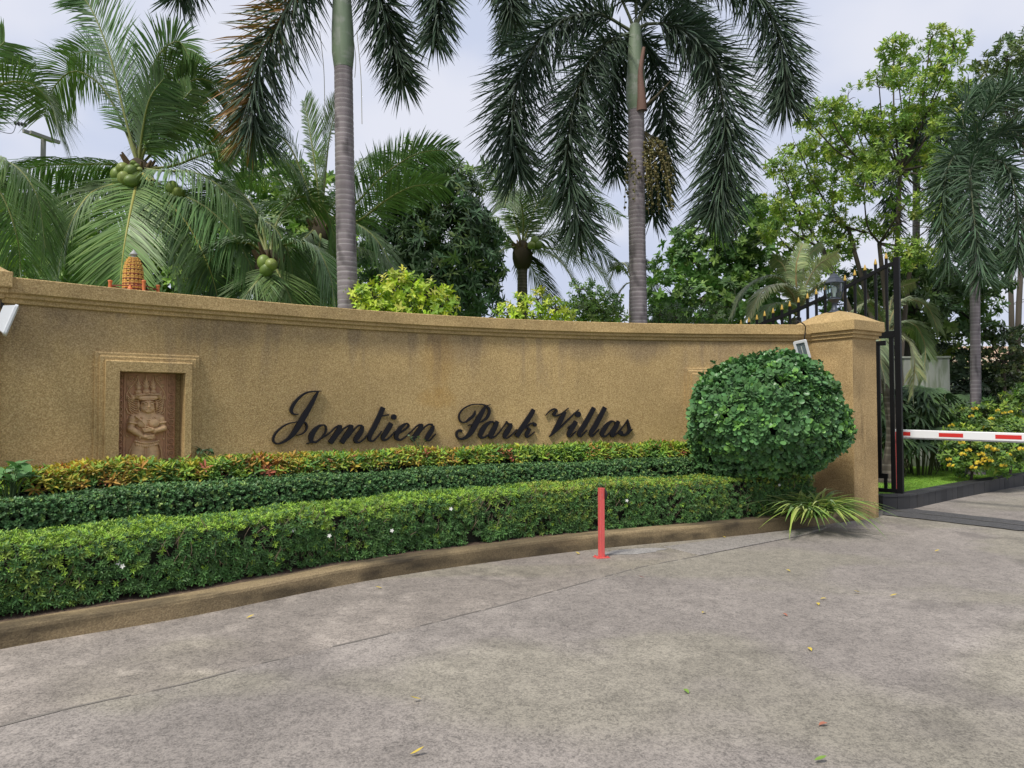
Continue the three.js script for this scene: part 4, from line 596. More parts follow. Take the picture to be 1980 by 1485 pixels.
// --- front hedge: narrow pointed leaves in rosettes, lime fresh growth on its clipped top
const hf = hedge({ name: 'front_hedge', label: 'bright green clipped hedge with lime top, directly behind the kerb', u0: 0.0, u1: uEnd, a0: 0.11, a1: 0.385, y0: 0.16, y1: u => 0.60 + 0.06 * sstep(0.1, 0.6, u) + 0.015 * vn(u * 30, 2), density: 2300, seed: 11, jitter: 0.028, bulge: 0.03, upBias: 0.35, round: 0.07, twigs: 700,
  geos: [sprig({ n: 8, L: 0.040, W: 0.0105, tilt: 1.1, seed: 1, stem: 0.02 }), sprig({ n: 7, L: 0.045, W: 0.012, tilt: 1.2, seed: 2, stem: 0.025, droop: 0.35 }), sprig({ n: 6, L: 0.034, W: 0.010, tilt: 0.9, seed: 3, stem: 0.02 })], mat: hedgeLeaf,
  colour: (R, o) => { const patch = fbm(o.s * 1.6 + 5, o.y * 5, 3); if (o.top < 0.55 && fbm(o.s * 4.5 + 40, o.y * 7 + 3, 3) > 0.60 && R() < 0.8) return [null]; const lime = o.top > 0.3 ? R() < 0.80 : (o.y > o.T - 0.16 ? R() < 0.30 : R() < 0.07); if (lime) { const olive = o.u > uOf(1050) && R() < 0.45; return [tint(olive ? [0.36, 0.40, 0.05] : [0.30, 0.49, 0.04], R, 0.22), 0.75]; } const yl = patch > 0.56 && R() < 0.35; return [tint(yl ? [0.17, 0.27, 0.03] : [0.062, 0.165, 0.026], R, 0.35), 1]; } });
// white pinwheel flowers on its face
{
  const fl = new MB(); for (let k = 0; k < 5; k++) { const a = k * 1.2566, d = V(Math.cos(a), 0.25, Math.sin(a)).normalize(), n = V(-0.25 * Math.cos(a), 1, -0.25 * Math.sin(a)).normalize(); leafTo(fl, V(0, 0, 0), d, n, 0.022, 0.013, 0.1, null); } const fg = fl.geo(), wm = leafMat(0.3, 0, 0.5); wm.color.setRGB(0.85, 0.85, 0.80);
  for (const [px, py] of [[229, 1089], [237, 1095], [567, 1025], [637, 1036], [758, 1026], [872, 984], [1212, 968], [1507, 938]]) { const g = ray(px, py); const u = uOf(px), f = hf.frame(u); let k = 5, p; for (let i = 0; i < 400; i++) { k = 3 + i * 0.02; p = V(g.x * k, EYE + g.y * k, g.z * k); const rel = V(p.x - f.k.x, 0, p.z - f.k.z).dot(f.d); if (rel > f.L * 0.11 - 0.055) break; } const m = put('flower', fg, wm, hf.t); m.position.copy(p.sub(hf.bp)); m.lookAt(0, 0, 0); m.quaternion.setFromUnitVectors(UPV, V(0.1, 0.35, 0.95).normalize()); }
}
// --- middle hedge: small glossy dark leaves
hedge({ name: 'middle_hedge', label: 'dark glossy small-leaved clipped hedge between the lime-topped and the orange-leaved hedges', u0: 0.0, u1: uOf(1515), a0: 0.50, a1: 0.715, y0: 0.2, skirt: 0.20, y1: u => 0.785 + 0.06 * u + 0.015 * vn(u * 26, 7), density: 2600, seed: 23, jitter: 0.02, bulge: 0.02, upBias: 0.5, round: 0.09, twigs: 60,
  geos: [sprig({ n: 7, L: 0.030, W: 0.017, tilt: 1.1, seed: 5, stem: 0.025 }), sprig({ n: 8, L: 0.026, W: 0.016, tilt: 1.0, seed: 6, stem: 0.035 })], mat: darkLeaf,
  colour: (R, o) => { if (o.top < 0.5 && fbm(o.s * 5, o.y * 7, 3) > 0.64 && R() < 0.6) return [null]; return [tint(R() < 0.12 ? [0.19, 0.31, 0.06] : [0.066, 0.170, 0.040], R, 0.4), 1]; } });
// --- back hedge: long pointed leaves, yellow, orange, red and green
const backCol = (R, o) => {
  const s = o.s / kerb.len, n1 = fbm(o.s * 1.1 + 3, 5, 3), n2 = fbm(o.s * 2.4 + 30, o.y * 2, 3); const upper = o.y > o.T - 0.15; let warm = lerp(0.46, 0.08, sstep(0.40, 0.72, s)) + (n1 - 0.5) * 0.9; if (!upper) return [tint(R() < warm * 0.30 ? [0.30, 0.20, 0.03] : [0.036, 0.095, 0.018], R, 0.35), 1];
  if (R() < warm) { const r = R() + (n2 - 0.5) * 0.8; return [tint(r < 0.58 ? [0.56, 0.46, 0.035] : r < 0.93 ? [0.56, 0.30, 0.04] : [0.50, 0.13, 0.06], R, 0.2), 1]; }
  return [tint(R() < 0.62 ? [0.30, 0.46, 0.03] : R() < 0.08 ? [0.46, 0.14, 0.07] : [0.11, 0.27, 0.03], R, 0.3), 1];
};
hedge({ name: 'back_hedge', label: 'yellow, orange and green pointed-leaf hedge right against the sign wall', u0: 0.0, u1: uOf(1515), a0: 0.80, a1: 0.95, y0: 0.35, skirt: 0.13, y1: u => 0.965 + 0.05 * u + 0.035 * (vn(u * 34, 4) - 0.5), density: 1100, seed: 37, jitter: 0.035, bulge: 0.03, upBias: 0.9, round: 0.10, twigs: 60,
  geos: [sprig({ n: 8, L: 0.080, W: 0.019, tilt: 0.95, seed: 7, stem: 0.05, droop: 0.25 }), sprig({ n: 7, L: 0.088, W: 0.021, tilt: 1.1, seed: 8, stem: 0.06, droop: 0.35 }), sprig({ n: 6, L: 0.068, W: 0.018, tilt: 0.7, seed: 9, stem: 0.05 })], mat: warmLeaf, colour: backCol });

// ================================================================ ROUND BUSH ON A STEM
{
  const R = rng(71), Z = 9.35, c = P(1482, 806, Z), rx = 0.94, ry = 0.77, rz = 0.74; const foot = V(c.x + 0.36, 0.24, c.z - 0.30); const t = thing('clipped_bush', 'large round clipped bush with rounded leaves beside the gate pillar', 'bush', foot);
  const wood = std(0.10, 0.075, 0.05, 0.95), rel = p => p.clone().sub(foot);
  for (const [dx, dz, k] of [[0, 0, 0], [0.05, 0.02, 1], [-0.10, -0.05, 2]]) put('stem', taper([V(dx, -0.05, dz), V(dx * 1.6 - 0.04, 0.3, dz), V(dx * 2 - 0.2, 0.75, 0.1 * k - 0.1), V(dx * 3 - 0.35, 1.1, 0)], 0.035, 0.012, 7, 10), wood, t);
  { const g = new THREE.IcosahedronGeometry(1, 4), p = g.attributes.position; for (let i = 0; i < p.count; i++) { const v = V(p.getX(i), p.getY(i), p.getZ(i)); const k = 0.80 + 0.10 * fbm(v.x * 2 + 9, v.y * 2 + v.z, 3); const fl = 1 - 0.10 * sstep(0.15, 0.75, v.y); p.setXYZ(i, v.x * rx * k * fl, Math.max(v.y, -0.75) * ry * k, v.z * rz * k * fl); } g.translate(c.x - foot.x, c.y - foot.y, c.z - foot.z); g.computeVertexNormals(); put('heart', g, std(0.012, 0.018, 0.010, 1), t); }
  const geos = [roundSprig({ n: 6, L: 0.082, W: 0.054, seed: 2 }), roundSprig({ n: 5, L: 0.088, W: 0.058, tilt: 1.15, seed: 3 }), roundSprig({ n: 7, L: 0.076, W: 0.05, tilt: 0.9, seed: 4 })], mat = leafMat(0.15, 0.5, 0.30), L = geos.map(() => [[], []]), near = [];
  for (let i = 0; i < 5200; i++) { const d = rdir(R); if (d.y < -0.97) continue; const lump = 0.82 + 0.36 * fbm(d.x * 2.4 + 4, d.y * 2.6 + d.z * 1.7, 3) + (R() < 0.03 ? 0.06 : 0) - 0.10 * R() * R(); const flare = 1 + (d.x < 0 ? 0.10 : 0.0) * sstep(0.25, -0.35, d.y) - 0.10 * sstep(0.15, 0.75, d.y); const p = V(c.x + d.x * rx * lump * flare, c.y + d.y * ry * lump * (d.y < 0 ? 1.0 : 0.99), c.z + d.z * rz * lump); if (p.y < 0.60 + 0.12 * fbm(p.x * 3, p.z * 3, 2)) continue; const dir = V(d.x / rx, d.y / ry + 0.45, d.z / rz).normalize().addScaledVector(rdir(R), 0.45).normalize(); const gi = Math.floor(R() * 3); const col = tint(R() < 0.10 ? [0.17, 0.36, 0.06] : [0.078, 0.205, 0.054], R, 0.35); const M = pose(rel(p), dir, R() * 6.28, lerp(0.75, 1.2, R())); const face = -(d.x * (c.x) + d.z * (c.z)) ; if (face > 6.2 && lump > 0.97 && near.length < 300) near.push([gi, M, col]); else { L[gi][0].push(M); L[gi][1].push(col); } }
  geos.forEach((g, i) => inst('foliage', g, mat, L[i][0], L[i][1], t));
  const tones = [...Array(10)].map(() => { const m = mat.clone(); m.color.copy(tint(R() < 0.15 ? [0.17, 0.36, 0.06] : [0.08, 0.21, 0.056], R, 0.3)); return m; });
  near.forEach(([gi, M], i) => { const m = put('leaf_cluster', geos[gi], tones[i % 10], t); m.applyMatrix4(M); });
  // shoots sticking out at the shoulder
  for (const [px, py] of [[1388, 706], [1496, 680], [1590, 705], [1345, 760], [1362, 735]]) { const p = P(px, py, Z + 0.1), list = []; for (let k = 0; k < 4; k++) { const m = put('shoot', geos[k % 3], tones[k], t); m.applyMatrix4(pose(rel(p).add(V((R() - 0.5) * 0.10, -0.04 * k, (R() - 0.5) * 0.1)), V((R() - 0.5), 1, (R() - 0.5)).normalize(), R() * 6, 0.8)); } }
}
// ================================================================ STRAP-LEAVED LILIES AT THE PILLAR FOOT
function bladeGeo(L, arch, W, seed) { const R = rng(seed), mb = new MB(), n = 9; let o = null; for (let i = 0; i <= n; i++) { const k = i / n, x = L * (k * 0.55 + arch * k * k * 0.42), y = L * (k * 0.85 - arch * k * k * 0.78), w = W / 2 * (0.7 + 0.5 * Math.sin(k * 2.6)) * (1 - Math.pow(k, 4)) + 0.0006; const a = mb.v(x, y, -w), c = mb.v(x, y - w * 0.5, 0), b = mb.v(x, y, w); if (o) { mb.q(o[0], o[1], c, a); mb.q(o[1], o[2], b, c); } o = [a, c, b]; } return mb.geo(); }
{
  const R = rng(91), geos = [...Array(9)].map((_, i) => bladeGeo(0.46 + 0.05 * i, 0.62 + 0.06 * i, 0.027, i)), mats = [[0.24, 0.40, 0.05], [0.16, 0.31, 0.04], [0.33, 0.48, 0.06], [0.12, 0.24, 0.035], [0.42, 0.50, 0.10]].map(c => { const m = leafMat(0.35, 0.12, 0.4); m.color.setRGB(...c); return m; });
  for (const [px, py, n, sc, label] of [[1570, 996, 340, 0.92, 'arching strap-leaved lily clump spilling over the kerb by the pillar'], [1625, 966, 42, 0.62, 'smaller strap-leaved clump tucked against the pillar foot'], [1492, 984, 26, 0.62, 'thin strap-leaved tuft at the end of the lime-topped hedge']]) { const g = G(px, py, 0.2), t = thing('strap_lily', label, 'plant', V(g.x, 0.19, g.z)); for (let i = 0; i < n; i++) { const m = put('blade', geos[Math.floor(R() * 9)], mats[Math.floor(R() * 5)], t); const a = R() * 6.2832; m.position.set((R() - 0.5) * 0.46 * sc, 0, (R() - 0.5) * 0.22 * sc + 0.06); m.rotation.set(0, a, 0); m.rotateZ((R() - 0.4) * 0.5); const k = sc * lerp(0.7, 1.2, R()); m.scale.set(k, k, k); } }
}
// broad-leaved weed at the far end of the back hedge, small vine in front of the sign
function broadPlant(label, base, n, L, W, col, seed, spread = 0.1, hgt = 0.25) {
  const R = rng(seed), t = thing('broadleaf_weed', label, 'plant', base), mat = leafMat(0.3, 0.25, 0.4); mat.color.setRGB(...col); const stem = std(0.04, 0.075, 0.02, 0.8);
  for (let i = 0; i < n; i++) { const a = R() * 6.2832, tl = 0.7 + R() * 0.7, d = V(Math.sin(tl) * Math.cos(a), Math.cos(tl), Math.sin(tl) * Math.sin(a)), nr = V(-Math.cos(tl) * Math.cos(a), Math.sin(tl), -Math.cos(tl) * Math.sin(a)); const p = V((R() - 0.5) * spread, hgt * (0.3 + 0.7 * R()), (R() - 0.5) * spread), mb = new MB(); leafTo(mb, p, d, nr, L * (0.7 + 0.5 * R()), W, 0.3, null); put('leaf', mb.geo(), mat, t); put('stalk', taper([V(p.x * 0.3, -0.16, p.z * 0.3), V(p.x * 0.6, p.y * 0.5, p.z * 0.6), p], 0.006, 0.003, 5, 5), stem, t); }
}
broadPlant('broad-leaved green weed rising through the far end of the orange hedge', P(20, 942, 6.1), 22, 0.19, 0.08, [0.10, 0.26, 0.06], 5, 0.30, 0.16);
broadPlant('small vine with grey-green leaves in front of the sign letters', P(812, 862, 8.95), 6, 0.07, 0.045, [0.10, 0.19, 0.07], 15, 0.3, 0.16);
broadPlant('dark fern-like weed at the foot of the niche surround', P(398, 885, 7.75), 12, 0.12, 0.04, [0.03, 0.09, 0.02], 25, 0.2, 0.08);

// ================================================================ PALMS
const palmLeaf = leafMat(0.30, 0.45, 0.36, { vertexColors: true }), foxLeaf = leafMat(0.18, 0.22, 0.42, { vertexColors: true });
// a feather frond along a curve. plume > 0: leaflets stand all round the rachis (foxtail)
function frondGeo(pts, o) {
  const { n = 80, L = 0.9, W = 0.04, droop = 0.35, roll = 0, rach = 0.022, plume = 0, t0 = 0.14, col = [0.05, 0.11, 0.03], rc = [0.20, 0.24, 0.05], dry = null, seed = 1, fwd = 0.7, tipL = 0.35 } = o;
  const R = rng(seed), c = new THREE.CatmullRomCurve3(pts, false, 'centripetal'), mb = new MB(), lenC = c.getLength();
  const fr = t => { const p = c.getPoint(t), T = c.getTangent(t).normalize(); let S = T.clone().cross(UPV); if (S.lengthSq() < 1e-4) S.set(1, 0, 0); S.normalize(); S.applyAxisAngle(T, roll); return { p, T, S, N: S.clone().cross(T).normalize() }; };
  // rachis
  const nr = 16, sg = 5; for (let i = 0; i <= nr; i++) { const f = fr(i / nr), r = rach * (1 - 0.85 * i / nr); for (let j = 0; j < sg; j++) { const a = j / sg * 6.2832; mb.vv(f.p.clone().addScaledVector(f.S, Math.cos(a) * r * 1.3).addScaledVector(f.N, Math.sin(a) * r), rc); } }
  for (let i = 0; i < nr; i++) for (let j = 0; j < sg; j++) { const a = i * sg + j, b = i * sg + (j + 1) % sg; mb.q(a, b, b + sg, a + sg); }
  const ranks = plume ? (o.ranks || 15) : 2;
  for (let i = 0; i < n; i++) for (let s = 0; s < ranks; s++) {
    const t = lerp(t0, 0.995, (i + R() * 0.8) / n), f = fr(t), q = (t - t0) / (1 - t0); const prof = (0.45 + 0.55 * Math.sin(Math.min(1, q * 1.6 + 0.12) * 1.5708)) * lerp(1, tipL, Math.pow(q, 2.2)); const l = L * prof * (0.85 + 0.3 * R());
    let side; if (plume) { const a = s / ranks * 6.2832 + R() * 1.0; side = f.S.clone().multiplyScalar(Math.cos(a)).addScaledVector(f.N, Math.sin(a)); } else side = f.S.clone().multiplyScalar(s ? -1 : 1).addScaledVector(f.N, 0.22 + 0.15 * (R() - 0.5));
    const fw = fwd * (0.75 + 0.5 * R()) + q * 0.35, d = side.addScaledVector(f.T, fw).normalize().addScaledVector(rdir(R), plume ? 0.30 : 0.06).normalize();
    let wv = plume ? d.clone().cross(rdir(R)).normalize() : f.T.clone().addScaledVector(d, -f.T.dot(d)).normalize(); const dr = droop * (0.7 + 0.6 * R());
    let lc; const k = 1 + (R() - 0.5) * 0.7; lc = [col[0] * k * (0.9 + 0.25 * R()), col[1] * k, col[2] * k]; if (dry) { const dd = dry(q, side, d, R); if (dd) lc = dd; }
    const w = W * (0.8 + 0.4 * R()); let prev = null; for (const [kk, ww] of [[0, 0.45], [0.35, 1], [0.72, 0.75], [1, 0]]) { const p = f.p.clone().addScaledVector(d, l * kk); p.y -= dr * l * kk * kk; let cur; if (ww === 0) cur = [mb.vv(p, lc)]; else cur = [mb.vv(p.clone().addScaledVector(wv, -w * ww / 2), lc), mb.vv(p.clone().addScaledVector(wv, w * ww / 2), lc)]; if (prev) { if (cur.length === 2) mb.q(prev[0], prev[1], cur[1], cur[0]); else mb.t(prev[0], prev[1], cur[0]); } prev = cur; }
  }
  return mb.geo();
}
function ringTrunk(pts, r0, r1, step, flare, cA, cB, seed) { // tapered stem with leaf-scar rings
  const c = new THREE.CatmullRomCurve3(pts), L = c.getLength(), n = Math.round(L / step), mb = new MB(), seg = 18, R = rng(seed), jit = [...Array(n + 1)].map(() => R());
  for (let i = 0; i <= n; i++) for (const [dk, dr, cc] of [[0, 0.985, cB], [0.10, 0.975, cB], [0.22, 1.0, cA], [0.8, 1.012, cA]]) { const t = clamp((i + dk + jit[i] * 0.45) / n, 0, 1), p = c.getPoint(t), r = (lerp(r0, r1, t) + flare * Math.exp(-t * 9)) * dr; const kk = 0.88 + 0.2 * R(); for (let j = 0; j < seg; j++) { const a = j / seg * 6.2832, bl = fbm(Math.cos(a) * 1.6 + 9, t * L * 1.5 + Math.sin(a) * 1.6, 4), m = kk * (0.62 + 0.75 * bl) * (1 - 0.48 * sstep(0.58, 0.66, fbm(Math.cos(a) * 2.6 + 40, t * L * 3 + Math.sin(a) * 2.6, 3))); mb.v(p.x + Math.cos(a) * r, p.y, p.z + Math.sin(a) * r, [cc[0] * m, cc[1] * m, cc[2] * m]); } }
  const rows = mb.p.length / 3 / seg; for (let i = 0; i < rows - 1; i++) for (let j = 0; j < seg; j++) { const a = i * seg + j, b = i * seg + (j + 1) % seg; mb.q(a, b, b + seg, a + seg); }
  return mb.geo();
}
const barkMat = new THREE.MeshStandardMaterial({ roughness: 0.92, vertexColors: true, side: THREE.DoubleSide });
let palmSeed = 100;
const shaftMat = new THREE.MeshStandardMaterial({ roughness: 0.6, side: THREE.DoubleSide, map: dataTex(128, 256, (i, j, o) => { const k = 0.8 + 0.35 * fbm(i / 7, j / 50, 4), w = sstep(0.5, 0.75, fbm(i / 20 + 7, j / 14, 4)); o[0] = (0.155 + 0.07 * w) * k; o[1] = (0.205 + 0.05 * w) * k; o[2] = (0.130 + 0.07 * w) * k; }) });
// fronds given as bearings [px, py, dz] at the palm's distance
function foxtail({ label, base, top, Z, r0, r1, shaftH, fronds, col = [0.032, 0.070, 0.032], L = 0.42, n = 75, dry, group = 'foxtail palms', W = 0.027, ranks = 15 }) {
  const b = P(base[0], base[1], Z), tp = P(top[0], top[1], Z), dir = tp.clone().sub(b).normalize(); const foot = b.clone().addScaledVector(dir, (0.12 - b.y) / dir.y); const t = thing('foxtail_palm', label, 'palm tree', foot, group), rel = p => p.clone().sub(foot);
  const st = [0, 0.33, 0.66, 1].map(k => rel(foot.clone().lerp(tp, k)).add(V(k > 0 && k < 1 ? 0.03 * Math.sin(k * 9) : 0, 0, 0)));
  put('trunk', ringTrunk(st, r0, r1, 0.075, 0.10, [0.215, 0.185, 0.195], [0.285, 0.26, 0.262], palmSeed++), barkMat, t);
  const h = shaftH, pf = [[r1 * 1.02, 0], [r1 * 1.22, h * 0.12], [r1 * 1.20, h * 0.3], [r1 * 0.98, h * 0.6], [r1 * 0.8, h * 0.85], [r1 * 0.66, h]].map(q => new THREE.Vector2(...q)); const sg = new THREE.LatheGeometry(pf, 20); const m = put('crownshaft', sg, shaftMat, t); m.position.copy(rel(tp)); m.quaternion.setFromUnitVectors(UPV, dir);
  fronds.forEach((f, i) => { const pts = f.p.map(([x, y, dz]) => rel(P(x, y, Z + (dz || 0)))); pts.unshift(rel(tp.clone().addScaledVector(dir, h * 0.9))); put('frond', frondGeo(pts, { n: f.n || n, L: (f.L || L) * 1.72, W, ranks, droop: 0.20, plume: 1, rach: 0.035, t0: f.t0 ?? 0.25, col: f.col || col, rc: [0.09, 0.11, 0.05], dry: f.dry, seed: palmSeed++, fwd: 0.55, tipL: 0.7 }), foxLeaf, t); });
  return { t, rel, tp, dir, foot };
}
// --- palm behind the first sign word
const yellowing = (q, side, d, R) => (d.x < -0.25 && R() < 0.62) ? [0.26 * (0.7 + 0.5 * R()), 0.16 * (0.7 + 0.5 * R()), 0.03] : null;
const foxA = foxtail({ label: 'tall foxtail palm behind the gap between the first two sign words, yellowed frond', base: [673, 590], top: [664, 133], Z: 11, r0: 0.170, r1: 0.142, shaftH: 2.0, fronds: [
  { p: [[655, -75, 0], [610, -70, -0.1], [560, 10, -0.2], [505, 110, -0.3], [487, 205, -0.3], [490, 262, -0.3]], dry: yellowing, L: 0.50, n: 64 },
  { p: [[672, -70, 0], [705, -70, 0.2], [738, 10, 0.3], [762, 90, 0.4], [778, 158, 0.4]], L: 0.40, n: 60 },
  { p: [[675, -85, 0], [760, -140, 0], [830, -80, -0.2], [848, 0, -0.2], [840, 78, -0.2]], L: 0.36, n: 56 },
  { p: [[675, -95, 0], [820, -190, 0.5], [930, -120, 0.5], [975, -30, 0.5], [990, 30, 0.5]], L: 0.34, n: 56 },
  { p: [[655, -95, 0], [560, -190, 0.6], [420, -150, 0.8], [370, -60, 0.8], [345, -5, 0.8]], L: 0.40, n: 50 },
  { p: [[665, -100, 0], [660, -230, 1], [690, -300, 2], [760, -230, 3]], L: 0.4, n: 50 } ] });
for (const [x0, y0, x1, y1] of [[618, 60, 628, 205], [556, 130, 562, 205], [690, 60, 700, 240], [684, 80, 686, 150]]) put('hanging_thread', tube([foxA.rel(P(x0, y0, 11)), foxA.rel(P((x0 + x1) / 2 + 3, (y0 + y1) / 2, 11)), foxA.rel(P(x1, y1, 11))], 0.005, 4, 8), std(0.28, 0.27, 0.18, 0.9), foxA.t);
// --- palm behind the last sign word
const foxB = foxtail({ label: 'tall foxtail palm with full dark drooping fronds and a brown fruit bunch', base: [1235, 622], top: [1230, 215], Z: 13, r0: 0.163, r1: 0.150, shaftH: 1.62, fronds: [
  { p: [[1212, 55, 0], [1150, 25, 0], [1065, 55, -0.2], [1005, 150, -0.3], [988, 255, -0.4], [1002, 335, -0.4]], L: 0.58, n: 90 },
  { p: [[1214, 65, 0], [1150, 105, -0.4], [1108, 210, -0.7], [1098, 330, -0.9], [1125, 455, -0.9]], L: 0.52, n: 88 },
  { p: [[1228, 60, 0.1], [1262, 110, 0.7], [1285, 220, 1.1], [1280, 330, 1.2], [1262, 420, 1.2]], L: 0.42, n: 64 },
  { p: [[1246, 48, 0], [1305, 52, -0.2], [1372, 110, -0.3], [1402, 230, -0.4], [1398, 330, -0.4], [1380, 415, -0.4]], L: 0.58, n: 92 },
  { p: [[1240, 25, 0], [1320, -50, 0.2], [1430, -40, 0.3], [1500, 50, 0.4], [1518, 140, 0.4], [1520, 200, 0.4]], L: 0.50, n: 78 },
  { p: [[1218, 70, 0.1], [1195, 130, 0.8], [1182, 230, 1.2], [1192, 340, 1.3]], L: 0.40, n: 56 },
  { p: [[1216, 30, 0], [1150, -70, 0.4], [1060, -70, 0.6], [1000, 10, 0.8], [985, 90, 0.9]], L: 0.40, n: 60 },
  { p: [[1238, 30, 0.1], [1300, -20, 1.2], [1350, 40, 1.8], [1370, 130, 2.0]], L: 0.40, n: 54 },
  { p: [[1230, 10, 0], [1225, -110, -0.4], [1260, -200, -1.0], [1330, -180, -1.6]], L: 0.45, n: 50 } ] });
{ // peeling brown sheath, old flower spathe, fruit bunch
  const q = (x, y, dz = 0) => foxB.rel(P(x, y, 13 + dz)); put('dry_sheath', taper([q(1241, 214, -0.14), q(1240, 180, -0.17), q(1238, 140, -0.15), q(1245, 92, -0.10)], 0.10, 0.03, 8, 10), std(0.17, 0.095, 0.072, 0.8), foxB.t);
  put('spathe', taper([q(1248, 205, -0.1), q(1270, 185, -0.15), q(1298, 155, -0.2)], 0.035, 0.012, 6, 6), std(0.06, 0.05, 0.03, 0.9), foxB.t);
  const R = rng(404), stems = [], ms = [], cs = []; for (let i = 0; i < 46; i++) { const a = (R() - 0.4) * 1.5, l = 0.8 + 0.5 * R(), p0 = q(1240, 250, 0.05), p2 = q(1246 + a * 62 + (R() - 0.5) * 20, 330 + 90 * R(), 0.1 + (R() - 0.5) * 0.9), p1 = p0.clone().lerp(p2, 0.45).add(V(a * 0.18, 0.10, 0)); stems.push(taper([p0, p1, p2], 0.009, 0.004, 4, 6)); const c = new THREE.CatmullRomCurve3([p0, p1, p2]); for (let k = 0; k < 15; k++) { const p = c.getPoint(0.35 + 0.65 * k / 15).addScaledVector(rdir(R), 0.035); ms.push(pose(p, rdir(R), 0, 0.8 + 0.4 * R())); cs.push(tint([0.13, 0.115, 0.035], R, 0.3)); } } put('fruit_stalks', merge(stems), std(0.13, 0.11, 0.04, 0.9), foxB.t).userData.kind = 'stuff'; inst('fruit', new THREE.IcosahedronGeometry(0.023, 1), std(1, 1, 1, 0.6), ms, cs, foxB.t);
}
// --- palms beyond the gate
const foxC = foxtail({ label: 'foxtail palm with a slim grey trunk rising from the lawn beyond the gate', base: [1886, 790], top: [1886, 370], Z: 15, r0: 0.098, r1: 0.092, shaftH: 0.75, ranks: 8, L: 0.38, col: [0.046, 0.100, 0.042], fronds: [
  { p: [[1888, 300, 0], [1895, 235, 0], [1940, 180, -0.2], [2010, 165, -0.3], [2070, 230, -0.4]], n: 70 }, { p: [[1892, 305, 0], [1935, 255, 0.3], [2000, 260, 0.5], [2050, 330, 0.5]], n: 70 },
  { p: [[1886, 312, 0], [1876, 330, -0.9], [1884, 430, -1.5], [1898, 540, -1.6]], n: 74 }, { p: [[1882, 312, 0], [1846, 300, -0.3], [1822, 390, -0.5], [1838, 520, -0.5]], n: 74 }, { p: [[1892, 312, 0], [1940, 315, -0.5], [1968, 410, -0.9], [1966, 520, -0.9]], n: 74 },
  { p: [[1886, 300, 0], [1862, 235, 0.4], [1880, 180, 0.8], [1930, 175, 1.2]], n: 64 }, { p: [[1884, 310, 0.1], [1860, 330, 0.9], [1858, 420, 1.3], [1872, 520, 1.4]], n: 60 }, { p: [[1890, 308, 0], [1930, 320, 0.9], [1935, 430, 1.3], [1925, 530, 1.4]], n: 56 } ] });
foxtail({ label: 'foxtail palm half hidden in the airy light green tree', base: [1772, 800], top: [1772, 350], Z: 19, r0: 0.10, r1: 0.09, shaftH: 0.7, ranks: 9, L: 0.38, col: [0.030, 0.068, 0.032], fronds: [
  { p: [[1770, 300, 0], [1755, 262, 0], [1715, 262, -0.3], [1682, 315, -0.4], [1676, 350, -0.4]], n: 66 }, { p: [[1774, 300, 0], [1800, 258, 0.2], [1850, 275, 0.4], [1872, 340, 0.4]], n: 66 }, { p: [[1770, 305, 0], [1740, 310, -0.6], [1722, 380, -0.9], [1730, 440, -0.9]], n: 60 }, { p: [[1775, 305, 0], [1812, 315, -0.4], [1828, 390, -0.6], [1822, 440, -0.6]], n: 60 }, { p: [[1772, 295, 0], [1770, 240, 0.3], [1800, 215, 0.9]], n: 50 } ] });

